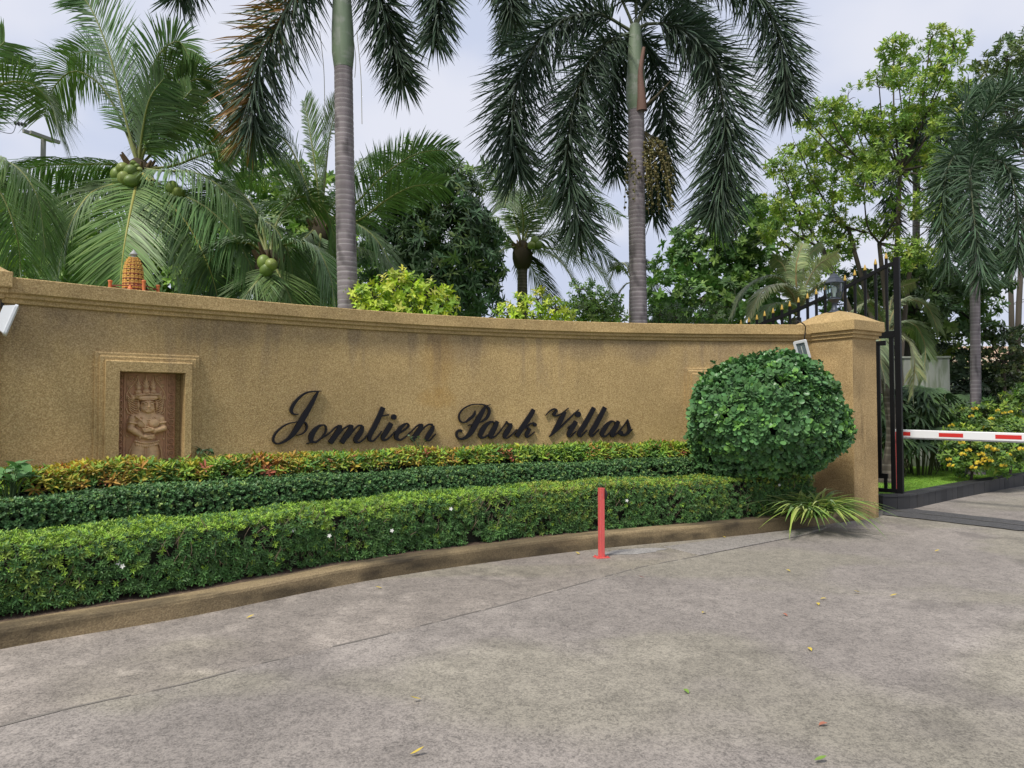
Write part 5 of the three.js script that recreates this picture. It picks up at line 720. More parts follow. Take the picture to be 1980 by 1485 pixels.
// ---- coconut palms
const woodRing = [0.115, 0.095, 0.075], woodRing2 = [0.19, 0.165, 0.135];
function coconut({ name = 'coconut_palm', label, origin, base, Z, r = 0.14, fronds, nuts = [], col = [0.082, 0.178, 0.044], L = 0.95, n = 84, W = 0.040, group = 'coconut palms', category = 'palm tree', trunkTop = 0.3, rc = [0.24, 0.27, 0.06], fibre = true }) {
  const o = P(origin[0], origin[1], Z), ft = P(base[0], base[1], Z); ft.y = 0.1; const t = thing(name, label, category, ft, group), rel = p => p.clone().sub(ft), ro = rel(o);
  put('trunk', ringTrunk([V(0, 0, 0), V(ro.x * 0.2 + 0.1, ro.y * 0.35, ro.z * 0.2), V(ro.x * 0.7, ro.y * 0.7, ro.z * 0.6), ro.clone().add(V(0, -trunkTop, 0))], r * 1.15, r * 0.9, 0.11, 0.12, woodRing, woodRing2, palmSeed++), barkMat, t);
  if (fibre) { const R = rng(palmSeed++), list = []; for (let i = 0; i < 16; i++) { const a = i * 2.4, p0 = ro.clone().add(V(Math.cos(a) * r * 0.6, -0.36 + 0.3 * R(), Math.sin(a) * r * 0.6)), d = V(Math.cos(a) * 0.24, 0.16 + 0.2 * R(), Math.sin(a) * 0.24); list.push(taper([p0, p0.clone().addScaledVector(d, 0.5), p0.clone().add(d)], 0.075, 0.02, 6, 4)); } put('leaf_bases', merge(list), std(0.13, 0.085, 0.045, 0.95), t); put('crown_heart', new THREE.SphereGeometry(r * 1.9, 12, 9).scale(1, 1.6, 1).translate(ro.x, ro.y - 0.25, ro.z), std(0.055, 0.042, 0.024, 0.95), t); }
  const FR = rng(palmSeed * 7 + 3); fronds.forEach(f => { const fk = 0.62 + 0.75 * FR(), fy = FR() * 0.5, bc = f.col || col, vc = [bc[0] * fk * (1 + fy), bc[1] * fk * (1 + fy * 0.35), bc[2] * fk]; const pts = [ro.clone(), ...f.p.map(([x, y, dz]) => rel(P(x, y, Z + (dz || 0))))]; put('frond', frondGeo(pts, { n: Math.round((f.n || n) * 1.35), L: (f.L || L) * 1.15, W: (f.W || W) * 0.60, droop: f.droop ?? 0.45, roll: f.roll || 0, rach: f.rach || 0.028, t0: f.t0 ?? 0.16, col: vc, rc: f.rc || rc, seed: palmSeed++, fwd: f.fwd || 0.65, tipL: f.tipL ?? 0.4, dry: f.dry }), palmLeaf, t); });
  const ng = new THREE.SphereGeometry(0.118, 12, 10); { const p = ng.attributes.position; for (let i = 0; i < p.count; i++) { const y = p.getY(i); const k = 1 - 0.25 * Math.max(0, -y / 0.118) ** 2; p.setXYZ(i, p.getX(i) * k, y * 1.22, p.getZ(i) * k); } ng.computeVertexNormals(); }
  const nm = [std(0.17, 0.24, 0.045, 0.45), std(0.21, 0.26, 0.06, 0.45), std(0.13, 0.19, 0.04, 0.5)]; nuts.forEach(([x, y, dz, s], i) => { const m = put('coconut', ng, nm[i % 3], t); m.position.copy(rel(P(x, y, Z + (dz || -0.35) - 0.35))); m.rotation.set(i, i * 2, i * 0.7); m.scale.setScalar(s || 1); });
  return { t, rel, ro };
}
const yel = [0.42, 0.40, 0.07];
coconut({ label: 'coconut palm bearing green nuts behind the carved niche', origin: [268, 325], base: [275, 700], Z: 14, r: 0.15, W: 0.046,
  fronds: [ { p: [[240, 220, 0], [210, 100, 0.1], [172, 10, 0.2], [152, -12, 0.2]], roll: 1.35, droop: 0.12, n: 96, L: 1.15, fwd: 0.85 }, { p: [[235, 235, 0.2], [190, 160, 0.3], [140, 138, 0.4], [100, 175, 0.5], [85, 225, 0.5]], roll: 0.5, n: 92, droop: 0.4, L: 0.95 }, { p: [[274, 240, 0.2], [285, 160, 0.4], [312, 100, 0.5], [345, 80, 0.5], [368, 115, 0.5]], roll: -0.9, droop: 0.3, n: 90, L: 0.95 },
    { p: [[300, 235, 0], [340, 180, 0.1], [385, 152, 0.2], [430, 175, 0.3], [450, 262, 0.3]], roll: -0.5, n: 92, droop: 0.5 }, { p: [[288, 270, -0.2], [330, 220, -0.3], [372, 172, -0.3]], roll: -1.2, droop: 0.25, n: 80, L: 0.75 }, { p: [[330, 322, -0.1], [410, 294, -0.2], [510, 288, -0.2], [565, 325, -0.2], [590, 372, -0.2]], roll: -0.25, n: 100, droop: 0.75, L: 0.95 },
    { p: [[215, 318, -0.2], [140, 318, -0.3], [70, 322, -0.3], [0, 350, -0.3]], roll: 0.25, n: 96, droop: 0.8 }, { p: [[222, 355, -0.6], [178, 372, -0.9], [135, 435, -1.1], [108, 540, -1.2]], roll: -0.35, rc: yel, n: 96, droop: 0.35, L: 0.85 }, { p: [[262, 362, -0.9], [250, 420, -1.4], [238, 490, -1.7], [230, 570, -1.8]], rc: yel, n: 96, droop: 0.25, L: 1.0, roll: 0 },
    { p: [[318, 362, -0.5], [400, 402, -0.8], [462, 470, -1.0], [505, 560, -1.0]], roll: 0.35, n: 96, droop: 0.5, L: 0.95 }, { p: [[306, 372, -0.7], [360, 430, -1.0], [405, 520, -1.2], [425, 590, -1.2]], roll: 0.3, n: 90, droop: 0.4, L: 0.95, rc: yel }, { p: [[312, 330, -0.4], [390, 338, -0.6], [455, 395, -0.7], [490, 500, -0.7]], roll: 0.2, n: 92, droop: 0.6 },
    { p: [[266, 250, 0.5], [258, 160, 1.0], [236, 90, 1.5]], roll: 0.6, droop: 0.2, n: 84, L: 0.8 }, { p: [[240, 340, 0.4], [180, 330, 0.9], [120, 380, 1.3], [95, 480, 1.4]], roll: 0.2, n: 84, droop: 0.6 }, { p: [[285, 280, 0.6], [345, 250, 1.2], [410, 270, 1.6], [440, 340, 1.7]], roll: -0.2, n: 84, droop: 0.6 }, { p: [[250, 380, 0.3], [195, 440, 0.6], [170, 540, 0.7]], n: 80, droop: 0.5 }, { p: [[252, 240, 0.4], [225, 150, 0.7], [180, 100, 1.0], [130, 110, 1.2]], roll: 0.8, n: 88, droop: 0.3, L: 0.9 }, { p: [[282, 230, 0.3], [305, 150, 0.6], [350, 130, 0.9], [400, 185, 1.1]], roll: -0.7, n: 88, droop: 0.4, L: 0.9 }, { p: [[276, 250, -0.3], [290, 190, -0.6], [318, 150, -0.9]], roll: -1.0, n: 80, droop: 0.25, L: 0.85 }, { p: [[300, 290, 0.1], [350, 240, 0.2], [405, 240, 0.3], [440, 310, 0.3]], roll: -0.3, n: 88, droop: 0.55 }, { p: [[295, 380, 0.3], [330, 460, 0.6], [345, 570, 0.7]], n: 80, droop: 0.5 } ],
  nuts: [[226, 338], [238, 326, -0.4], [252, 332, -0.5], [262, 342, -0.45], [240, 346, -0.6], [254, 350, -0.6], [229, 352, -0.3], [222, 368], [219, 384], [333, 362], [345, 374], [334, 384], [243, 358, -0.5, 0.85], [324, 390], [265, 322, -0.3, 0.5], [258, 316, -0.3, 0.5], [270, 328, -0.35, 0.45]] });
coconut({ label: 'coconut palm reaching in behind the end pillar', origin: [-70, 300], base: [-60, 700], Z: 12.5, fronds: [ { p: [[-40, 220, 0], [0, 165, 0], [55, 160, 0], [95, 195, 0], [112, 250, 0]], roll: -0.4, droop: 0.45, n: 90 }, { p: [[-30, 305, -0.2], [25, 318, -0.3], [70, 375, -0.4], [88, 480, -0.4]], roll: -0.1, droop: 0.65, n: 94 }, { p: [[-40, 330, -0.3], [5, 380, -0.5], [35, 470, -0.6], [40, 570, -0.6]], droop: 0.5, n: 90 }, { p: [[-60, 220, 0], [-30, 120, 0], [10, 80, 0]], roll: -1.1, droop: 0.2, n: 80 }, { p: [[-40, 340, 0.8], [20, 400, 1.2], [60, 500, 1.4]], droop: 0.5, n: 80 } ] });
coconut({ label: 'coconut palm behind the yellow-fronded foxtail palm trunk', origin: [622, 430], base: [612, 700], Z: 15.5, W: 0.042,
  fronds: [ { p: [[680, 400, 0], [740, 340, -0.1], [810, 296, -0.2], [878, 290, -0.2]], roll: -0.6, droop: 0.25, n: 96, L: 0.95, tipL: 0.3 }, { p: [[690, 428, -0.2], [745, 388, -0.4], [800, 360, -0.5], [856, 358, -0.5]], roll: -0.6, droop: 0.3, n: 92, L: 0.8 }, { p: [[680, 430, -0.3], [725, 460, -0.5], [758, 520, -0.6], [768, 590, -0.6]], n: 90, droop: 0.5 }, { p: [[670, 470, -0.3], [735, 495, -0.5], [785, 545, -0.6]], n: 84, droop: 0.5 },
    { p: [[575, 405, -0.2], [520, 395, -0.4], [470, 430, -0.5], [440, 520, -0.5]], droop: 0.6, n: 92 }, { p: [[590, 350, 0], [550, 270, 0], [500, 250, 0], [465, 300, 0]], roll: 0.4, droop: 0.5, n: 92, col: [0.075, 0.155, 0.032] }, { p: [[612, 340, 0.2], [600, 260, 0.3], [588, 195, 0.4]], roll: 1.2, droop: 0.1, n: 84, L: 0.75, col: [0.095, 0.19, 0.032] }, { p: [[630, 330, 0.3], [640, 250, 0.5], [655, 200, 0.7]], roll: -1.2, droop: 0.12, n: 80, L: 0.7, col: [0.085, 0.17, 0.032] }, { p: [[590, 460, -0.4], [545, 500, -0.8], [520, 590, -0.9]], droop: 0.4, n: 92 }, { p: [[615, 490, -0.6], [600, 540, -1.0], [590, 610, -1.1]], droop: 0.3, n: 88 }, { p: [[580, 380, 0.6], [520, 340, 1.0], [460, 350, 1.3], [425, 420, 1.4]], droop: 0.6, n: 84 }, { p: [[660, 370, 0.5], [700, 310, 0.9], [745, 300, 1.2]], droop: 0.4, n: 80 } ] });
coconut({ label: 'low coconut palm with crossing fronds just behind the wall near the shrine', origin: [520, 500], base: [520, 720], Z: 13.2, W: 0.044,
  fronds: [ { p: [[495, 425, 0.3], [530, 440, 0.2], [562, 505, 0.1], [568, 600, 0.1]], droop: 0.5, n: 90 }, { p: [[480, 470, -0.2], [430, 480, -0.3], [390, 530, -0.4], [370, 600, -0.4]], n: 90, droop: 0.45 }, { p: [[560, 470, 0], [610, 480, -0.1], [640, 540, -0.2], [648, 600, -0.2]], n: 86, droop: 0.45 }, { p: [[500, 540, -0.5], [470, 580, -0.7], [450, 630, -0.8]], n: 76, droop: 0.3 }, { p: [[545, 540, -0.4], [565, 590, -0.5], [575, 640, -0.5]], n: 76, droop: 0.3 }, { p: [[500, 420, 0.3], [460, 370, 0.5], [410, 375, 0.6], [380, 440, 0.7]], roll: 0.3, n: 90, droop: 0.55 }, { p: [[540, 420, 0.4], [580, 380, 0.6], [625, 400, 0.7], [650, 470, 0.8]], roll: -0.3, n: 84, droop: 0.55 } ], nuts: [[510, 508], [524, 512], [515, 522]] });
coconut({ label: 'small coconut palm with bare dark trunk behind the middle sign word', origin: [1010, 478], base: [1012, 720], Z: 20, r: 0.15, L: 0.95, W: 0.046, col: [0.085, 0.165, 0.055],
  fronds: [ { p: [[1000, 440, 0], [985, 385, 0], [962, 348, 0], [930, 318, 0]], roll: 0.9, droop: 0.2, n: 76, L: 0.8 }, { p: [[1012, 430, -0.3], [1005, 385, -0.7], [985, 372, -1.2], [975, 400, -1.7]], droop: 0.45, n: 80, L: 0.9 }, { p: [[985, 468, 0], [948, 446, 0], [905, 425, 0], [880, 432, 0]], roll: 0.4, droop: 0.4, n: 78, L: 0.8 }, { p: [[978, 480, -0.3], [948, 506, -0.6], [920, 562, -0.8], [908, 618, -0.8]], n: 84, droop: 0.35, L: 0.8 }, { p: [[1035, 466, 0], [1076, 452, 0], [1130, 466, 0], [1186, 505, 0]], roll: -0.3, droop: 0.6, n: 84 }, { p: [[1036, 482, -0.3], [1076, 498, -0.5], [1110, 548, -0.6], [1132, 616, -0.6]], n: 84, droop: 0.4, L: 0.85 }, { p: [[1036, 478, 0.2], [1098, 488, 0.3], [1158, 520, 0.3], [1192, 582, 0.3]], droop: 0.55, n: 80 }, { p: [[1030, 445, 0.3], [1065, 405, 0.5], [1125, 378, 0.6], [1200, 420, 0.7]], roll: -0.4, droop: 0.5, n: 82, L: 0.8 }, { p: [[1018, 500, 0.2], [1045, 545, 0.4], [1066, 606, 0.5]], n: 70, droop: 0.4, col: [0.03, 0.06, 0.02] }, { p: [[1022, 440, 0], [1040, 395, 0], [1070, 370, 0]], roll: -1.1, droop: 0.15, n: 70, L: 0.7 }, { p: [[995, 445, 0.5], [960, 420, 0.9], [925, 440, 1.2], [905, 500, 1.3]], n: 74, droop: 0.5 } ], nuts: [[1034, 466], [1028, 474], [1040, 474]] });
coconut({ label: 'small dark palm showing far behind the fruiting foxtail trunk', origin: [1222, 545], base: [1222, 700], Z: 26, r: 0.12, fibre: false, L: 0.6, W: 0.06, n: 44, col: [0.022, 0.048, 0.020], fronds: [ { p: [[1205, 520, 0], [1192, 515, 0], [1180, 545, 0]] }, { p: [[1212, 515, 0], [1200, 508, 0.5], [1190, 520, 0.8]] }, { p: [[1240, 520, 0], [1258, 520, 0], [1270, 560, 0]] }, { p: [[1232, 525, 0], [1250, 540, 0], [1268, 590, 0]] }, { p: [[1210, 550, 0], [1196, 570, 0], [1192, 605, 0]] }, { p: [[1224, 520, 0], [1235, 500, 0], [1250, 505, 0]] } ] });
// feathery date palms beside the gate
const dateOpt = { r: 0.10, L: 0.34, W: 0.030, n: 120, col: [0.24, 0.35, 0.17], rc: [0.30, 0.26, 0.10], group: 'feathery date palms by the gate', fibre: false, trunkTop: 0.05 };
coconut({ name: 'date_palm', ...dateOpt, label: 'pale feathery date palm rising between the gate spears and the wall coping', origin: [1540, 610], base: [1540, 760], Z: 14.2,
  fronds: [ { p: [[1530, 560, 0], [1500, 535, 0], [1465, 540, 0], [1435, 565, 0], [1415, 612, 0]], t0: 0.1, L: 0.36 }, { p: [[1532, 570, -0.3], [1505, 550, -0.6], [1470, 568, -0.9], [1448, 615, -1.0]], t0: 0.1 }, { p: [[1540, 560, 0], [1540, 510, 0], [1552, 470, 0.1]], roll: 1.2, t0: 0.1, rc: [0.40, 0.28, 0.10] }, { p: [[1555, 560, 0], [1580, 515, 0], [1620, 490, 0]], roll: -0.9, t0: 0.1 }, { p: [[1560, 575, -0.2], [1595, 545, -0.4], [1640, 545, -0.5], [1675, 590, -0.5]], t0: 0.1 }, { p: [[1530, 560, 0.2], [1512, 510, 0.3], [1495, 500, 0.4]], roll: 0.9, t0: 0.1 }, { p: [[1550, 550, 0.2], [1560, 500, 0.4], [1590, 470, 0.5]], roll: -1.0, t0: 0.1 }, { p: [[1525, 590, -0.2], [1490, 590, -0.4], [1460, 640, -0.5]], t0: 0.1 } ] });
coconut({ name: 'date_palm', ...dateOpt, label: 'feathery date palm drooping beside the gate end post', origin: [1715, 650], base: [1715, 830], Z: 13.4,
  fronds: [ { p: [[1735, 625, 0], [1765, 625, 0], [1788, 665, 0], [1785, 735, 0]], t0: 0.1, L: 0.36 }, { p: [[1730, 645, -0.2], [1752, 655, -0.3], [1768, 700, -0.4], [1764, 765, -0.4]], t0: 0.1 }, { p: [[1725, 610, 0], [1745, 580, 0], [1790, 590, 0], [1815, 640, 0]], t0: 0.1 }, { p: [[1705, 640, -0.2], [1700, 680, -0.4], [1712, 740, -0.5]], t0: 0.1 }, { p: [[1700, 610, 0], [1680, 585, 0], [1650, 600, 0]], t0: 0.1 }, { p: [[1720, 600, 0.2], [1735, 560, 0.3], [1770, 545, 0.4]], roll: -0.8, t0: 0.1, col: [0.13, 0.22, 0.05] }, { p: [[1728, 635, 0.5], [1770, 640, 0.9], [1800, 690, 1.0]], t0: 0.1, col: [0.13, 0.22, 0.05] } ] });

// ================================================================ BROADLEAF TREES AND SHRUBS
// clumps as bearings [px, py, radius px, dz] at the tree's distance Z
function tree({ name, label, category = 'tree', group, Z, foot, forks = [], clumps, trunkR = 0.12, bark = [0.085, 0.07, 0.055], geos, mat, cols, per = 60, scale = [0.8, 1.3], seed, up = 0.3, hollow = 0.45, squash = 0.85, gap = 0, mats }) {
  const R = rng(seed), f = P(foot[0], foot[1], Z); f.y = 0.12; const t = thing(name, label, category, f, group), rel = p => p.clone().sub(f), cs = clumps.map(([x, y, r, dz]) => ({ p: rel(P(x, y, Z + (dz ?? (R() - 0.5) * 2.2))), r: r * Z / FPX }));
  const bm = std(...bark, 0.95); const fk = forks.length ? forks.map(([x, y, dz]) => rel(P(x, y, Z + (dz || 0)))) : [V(0, 1.5, 0)];
  fk.forEach((q, i) => put('trunk', taper([V((i - fk.length / 2) * 0.12, -0.1, 0.05 * i), V(q.x * 0.35, q.y * 0.5, q.z * 0.4), q], trunkR, trunkR * 0.55, 8, 10), bm, t));
  const limbs = cs.map(c => { let b = fk[0]; for (const q of fk) if (q.distanceTo(c.p) < b.distanceTo(c.p)) b = q; const mid = b.clone().lerp(c.p, 0.55).add(V(0, -0.12 * b.distanceTo(c.p), 0)).addScaledVector(rdir(R), 0.15); return [b, mid, c.p]; });
  limbs.forEach(l => put('branch', taper(l, trunkR * 0.34, 0.012, 5, 8), bm, t));
  const tw = [], L = geos.map(() => [[], []]);
  for (const c of cs) { const N = Math.round(per * c.r * c.r * 10); for (let k = 0; k < 5; k++) { const d = rdir(R); d.y = Math.abs(d.y) * 0.7; const e = c.p.clone().addScaledVector(d, c.r * 0.85); tw.push(taper([c.p, c.p.clone().lerp(e, 0.5).addScaledVector(rdir(R), c.r * 0.12), e], 0.010, 0.004, 4, 4)); }
    for (let i = 0; i < N; i++) { const d = rdir(R), rr = c.r * (hollow + (1 - hollow) * Math.cbrt(R())) * (0.78 + 0.45 * fbm(d.x * 1.9 + c.p.x, d.y * 1.9 + d.z * 1.3 + c.p.y, 3)); const p = c.p.clone().add(V(d.x * rr, d.y * rr * squash, d.z * rr)); if (gap && fbm(p.x * 1.9 + seed, p.y * 1.9 + p.z * 0.8, 3) > 1 - gap) continue; const dir = d.clone().multiplyScalar(0.8).add(V(0, up, 0)).addScaledVector(rdir(R), 0.5).normalize(); const gi = Math.floor(R() * geos.length); let cc = cols[0]; let acc = R(); for (const q of cols) { if (acc < q[3]) { cc = q; break; } acc -= q[3]; } L[gi][0].push(pose(p, dir, R() * 6.28, lerp(scale[0], scale[1], R()))); L[gi][1].push(tint(cc, R, 0.3)); } }
  const twm = put('twigs', merge(tw), bm, t); twm.userData.kind = 'stuff';
  geos.forEach((g, i) => inst('crown', g, mat, L[i][0], L[i][1], t)); return { t, rel };
}
const treeLeaf = leafMat(0.38, 0.08, 0.45), gloss = leafMat(0.22, 0.25, 0.38);
// mango: long drooping dark leaves
const mangoG = [sprig({ n: 9, L: 0.24, W: 0.06, tilt: 1.5, droop: 0.55, stem: 0.06, seed: 31 }), sprig({ n: 8, L: 0.22, W: 0.055, tilt: 1.3, droop: 0.7, stem: 0.06, seed: 32 })];
tree({ name: 'mango_tree', label: 'dense dark round mango tree with drooping leaves behind the sign wall', Z: 17.5, foot: [835, 720], forks: [[835, 560, 0], [800, 540, 0.5]], seed: 301, trunkR: 0.16, per: 15, hollow: 0.55, up: -0.1, geos: mangoG, mat: gloss, scale: [0.75, 1.2], cols: [[0.050, 0.115, 0.036, 0.86], [0.13, 0.21, 0.04, 0.14]],
  clumps: [[835, 440, 100, 0], [780, 450, 75, 0.4], [890, 450, 75, 0.2], [800, 380, 70, 0], [870, 370, 65, 0.3], [760, 500, 70, 0], [830, 520, 90, -0.4], [900, 520, 70, 0.1], [930, 460, 45, 0.4], [780, 570, 70, 0], [850, 590, 80, -0.2], [920, 580, 60, 0], [830, 330, 50, 0], [740, 430, 40, 0.5], [935, 520, 45, 0]] });
tree({ name: 'mango_tree', label: 'mango shoots with yellow-green new leaves topping the dark round mango', group: undefined, Z: 18.6, foot: [790, 720], forks: [[790, 480, 0]], seed: 302, trunkR: 0.08, per: 13, up: 0.2, geos: mangoG, mat: treeLeaf, scale: [0.6, 1], cols: [[0.13, 0.22, 0.03, 0.6], [0.05, 0.11, 0.03, 0.4]], clumps: [[735, 330, 30], [790, 300, 30], [845, 310, 32], [770, 330, 35], [885, 340, 32], [715, 345, 20], [915, 370, 28]] });
// airy light green trees beyond the gate
const airyG = [sprig({ n: 9, L: 0.15, W: 0.05, tilt: 1.05, stem: 0.10, droop: 0.25, seed: 41 }), sprig({ n: 8, L: 0.17, W: 0.055, tilt: 1.2, stem: 0.10, droop: 0.35, seed: 42 }), sprig({ n: 7, L: 0.13, W: 0.045, tilt: 0.9, stem: 0.12, seed: 43 })];
const airyC = [[0.27, 0.42, 0.045, 0.5], [0.16, 0.29, 0.04, 0.28], [0.38, 0.48, 0.06, 0.22]];
tree({ name: 'airy_tree', label: 'tall airy light green tree with many thin stems beyond the gate', Z: 17, foot: [1730, 760], forks: [[1700, 470, 0], [1640, 440, 0.6], [1765, 470, 0.4], [1590, 480, 0.3], [1740, 330, 0.2]], seed: 311, trunkR: 0.09, per: 58, geos: airyG, mat: treeLeaf, gap: 0.40, hollow: 0.3, squash: 0.7, up: 0.6, cols: airyC, scale: [0.55, 1.0],
  clumps: [[1728, 95, 30], [1735, 140, 36], [1800, 75, 26], [1800, 120, 30], [1845, 90, 30], [1835, 140, 34], [1700, 170, 40], [1760, 180, 46], [1810, 190, 44], [1850, 185, 30], [1640, 195, 34], [1600, 220, 34], [1650, 235, 44], [1720, 235, 46], [1785, 245, 50], [1845, 250, 40], [1560, 230, 24], [1540, 280, 34], [1590, 285, 44], [1650, 300, 46], [1710, 300, 44], [1780, 310, 50], [1840, 310, 40], [1510, 330, 30], [1550, 350, 44], [1610, 360, 48], [1670, 360, 44], [1760, 380, 56], [1830, 360, 44], [1500, 390, 34], [1545, 410, 44], [1600, 430, 46], [1740, 430, 50], [1800, 440, 50], [1500, 450, 30], [1560, 480, 40], [1620, 480, 36], [1690, 440, 34], [1770, 490, 46], [1530, 520, 36], [1590, 530, 36]] });
tree({ name: 'airy_tree', label: 'light green tree top rising behind the foxtail palm on the lawn', Z: 21, foot: [1960, 780], forks: [[1950, 420, 0], [1990, 300, 0]], seed: 312, trunkR: 0.10, per: 32, geos: airyG, mat: treeLeaf, gap: 0.34, squash: 0.8, up: 0.5, cols: [[0.11, 0.17, 0.03, 0.5], [0.07, 0.13, 0.03, 0.4], [0.18, 0.2, 0.03, 0.1]], clumps: [[1975, 90, 36], [1945, 120, 34], [1910, 150, 26], [1985, 150, 40], [1890, 200, 28], [1930, 190, 34], [1895, 120, 14], [1990, 230, 40], [1920, 260, 30]] });
// darker mass of trees between
const broadG = [sprig({ n: 9, L: 0.17, W: 0.075, tilt: 1.15, stem: 0.1, droop: 0.3, seed: 51 }), sprig({ n: 8, L: 0.19, W: 0.08, tilt: 1.3, stem: 0.08, droop: 0.4, seed: 52 })];
const darkC = [[0.085, 0.20, 0.036, 0.6], [0.19, 0.34, 0.05, 0.4]];
tree({ name: 'broadleaf_tree', label: 'full mid-green tree behind the wall between foxtail fruit palm and lantern', Z: 19, foot: [1380, 740], forks: [[1380, 560, 0], [1420, 540, 0.4]], seed: 321, trunkR: 0.14, per: 19, geos: broadG, mat: treeLeaf, gap: 0.26, hollow: 0.45, cols: darkC, clumps: [[1420, 395, 40], [1370, 440, 44], [1420, 450, 56], [1465, 430, 50], [1320, 470, 36], [1300, 515, 34], [1350, 510, 56], [1410, 520, 64], [1465, 510, 56], [1300, 570, 48], [1360, 590, 64], [1430, 590, 64], [1490, 560, 50], [1290, 620, 44], [1500, 620, 40]] });
tree({ name: 'broadleaf_tree', label: 'dark spreading tree with leaning trunks behind the gate end post', Z: 18.5, foot: [1745, 780], forks: [[1770, 500, 0], [1715, 520, 0.4], [1810, 560, 0.3]], seed: 322, trunkR: 0.15, bark: [0.045, 0.038, 0.032], per: 16, geos: broadG, mat: treeLeaf, gap: 0.30, squash: 0.6, cols: [[0.065, 0.14, 0.032, 0.7], [0.13, 0.22, 0.04, 0.3]], clumps: [[1800, 540, 50], [1850, 560, 50], [1890, 590, 46], [1780, 600, 56], [1830, 620, 50], [1740, 560, 46], [1690, 560, 40], [1650, 545, 36], [1920, 540, 40], [1700, 620, 40], [1940, 500, 36], [1770, 520, 40], [1860, 480, 40], [1905, 640, 30], [1660, 610, 36], [1620, 590, 30]] });
// dark backing trees behind the coconut palms
const backC = [[0.09, 0.19, 0.03, 0.55], [0.22, 0.36, 0.04, 0.45]];
[[[60, 470, 95], [140, 450, 80], [20, 540, 80], [120, 540, 90], [200, 520, 80], [10, 420, 60], [80, 600, 80], [180, 600, 70]], [[330, 440, 80], [400, 460, 80], [300, 520, 80], [380, 540, 90], [450, 500, 80], [340, 600, 80], [440, 590, 80], [300, 400, 50]], [[540, 430, 80], [600, 450, 80], [560, 520, 90], [640, 520, 80], [500, 560, 80], [580, 600, 80], [680, 560, 70], [540, 350, 60], [600, 370, 60], [690, 470, 50], [720, 600, 60], [460, 330, 46]]].forEach((cl, i) => tree({ name: 'background_tree', label: ['leafy green tree behind the palm at the end pillar', 'leafy green tree behind the nut-bearing coconut palm', 'leafy green tree behind the yellow-fronded foxtail palm'][i], group: 'trees behind the palms', Z: 22 + i, foot: [cl[3][0], 740], forks: [[cl[3][0], 560, 0]], seed: 331 + i, trunkR: 0.16, per: 8, hollow: 0.5, geos: broadG, mat: treeLeaf, scale: [1.1, 1.7], cols: backC, gap: 0.12, clumps: cl }));
// lime shrubs showing over the coping
const limeG = [sprig({ n: 8, L: 0.11, W: 0.045, tilt: 1.15, stem: 0.10, droop: 0.3, seed: 61 }), sprig({ n: 7, L: 0.12, W: 0.05, tilt: 1.3, stem: 0.10, droop: 0.4, seed: 62 })], limeC = [[0.48, 0.64, 0.03, 0.55], [0.62, 0.66, 0.08, 0.25], [0.27, 0.44, 0.03, 0.2]];
const shrub = (label, Z, foot, clumps, seed, cols = limeC, per = 60, scale = [0.65, 1.1]) => tree({ name: 'garden_shrub', label, category: 'shrub', group: 'shrubs rising behind the wall', Z, foot, forks: [[foot[0], foot[1] - 90, 0], [foot[0] + 25, foot[1] - 100, 0.1]], seed, trunkR: 0.03, per, geos: limeG, mat: leafMat(0.42, 0.15, 0.45), scale, cols, gap: 0.22, up: 0.5, hollow: 0.4, clumps });
shrub('large lime-yellow shrub over the coping beside the first foxtail trunk', 10.9, [775, 740], [[690, 562, 18, 0], [720, 575, 26, 0], [755, 555, 28, 0], [790, 565, 34, 0], [830, 570, 30, 0], [862, 580, 20, 0], [740, 600, 34, 0], [790, 605, 40, 0], [840, 605, 34, 0], [710, 605, 30, 0], [770, 540, 20, 0], [800, 545, 18, 0]], 341);
shrub('lime shrub over the coping in front of the bare-trunked coconut palm', 12.5, [1030, 740], [[980, 605, 18, 0], [1010, 590, 24, 0], [1040, 580, 20, 0], [1030, 610, 30, 0], [1075, 600, 24, 0], [1005, 620, 26, 0], [1090, 615, 20, 0]], 342);
shrub('light green shrub over the coping beside the fruiting palm trunk', 12.9, [1165, 740], [[1135, 600, 22, 0], [1165, 605, 24, 0], [1190, 615, 20, 0], [1150, 625, 30, 0]], 343, [[0.16, 0.27, 0.03, 0.7], [0.09, 0.17, 0.03, 0.3]]);
shrub('darker green shrub standing behind the light green one by the fruiting palm', 16, [1145, 740], [[1130, 560, 26, 0], [1150, 580, 34, 0], [1120, 600, 34, 0], [1170, 600, 34, 0], [1095, 605, 24, 0], [1185, 585, 20, 0]], 344, darkC, 34);
shrub('grey-green shrub low behind the coping under the mid-green tree', 15, [1290, 740], [[1275, 610, 24, 0], [1310, 612, 26, 0], [1345, 615, 26, 0], [1390, 612, 26, 0], [1260, 625, 20, 0]], 345, [[0.10, 0.17, 0.05, 0.6], [0.06, 0.12, 0.03, 0.4]], 36);
shrub('yellow-green shrubbery behind the grey garden wall', 19, [1800, 800], [[1775, 655, 34, 0], [1820, 665, 30, 0], [1850, 680, 24, 0], [1790, 690, 30, 0], [1750, 660, 24, 0]], 346, [[0.28, 0.36, 0.03, 0.6], [0.12, 0.22, 0.03, 0.4]], 26, [1.0, 1.5]);
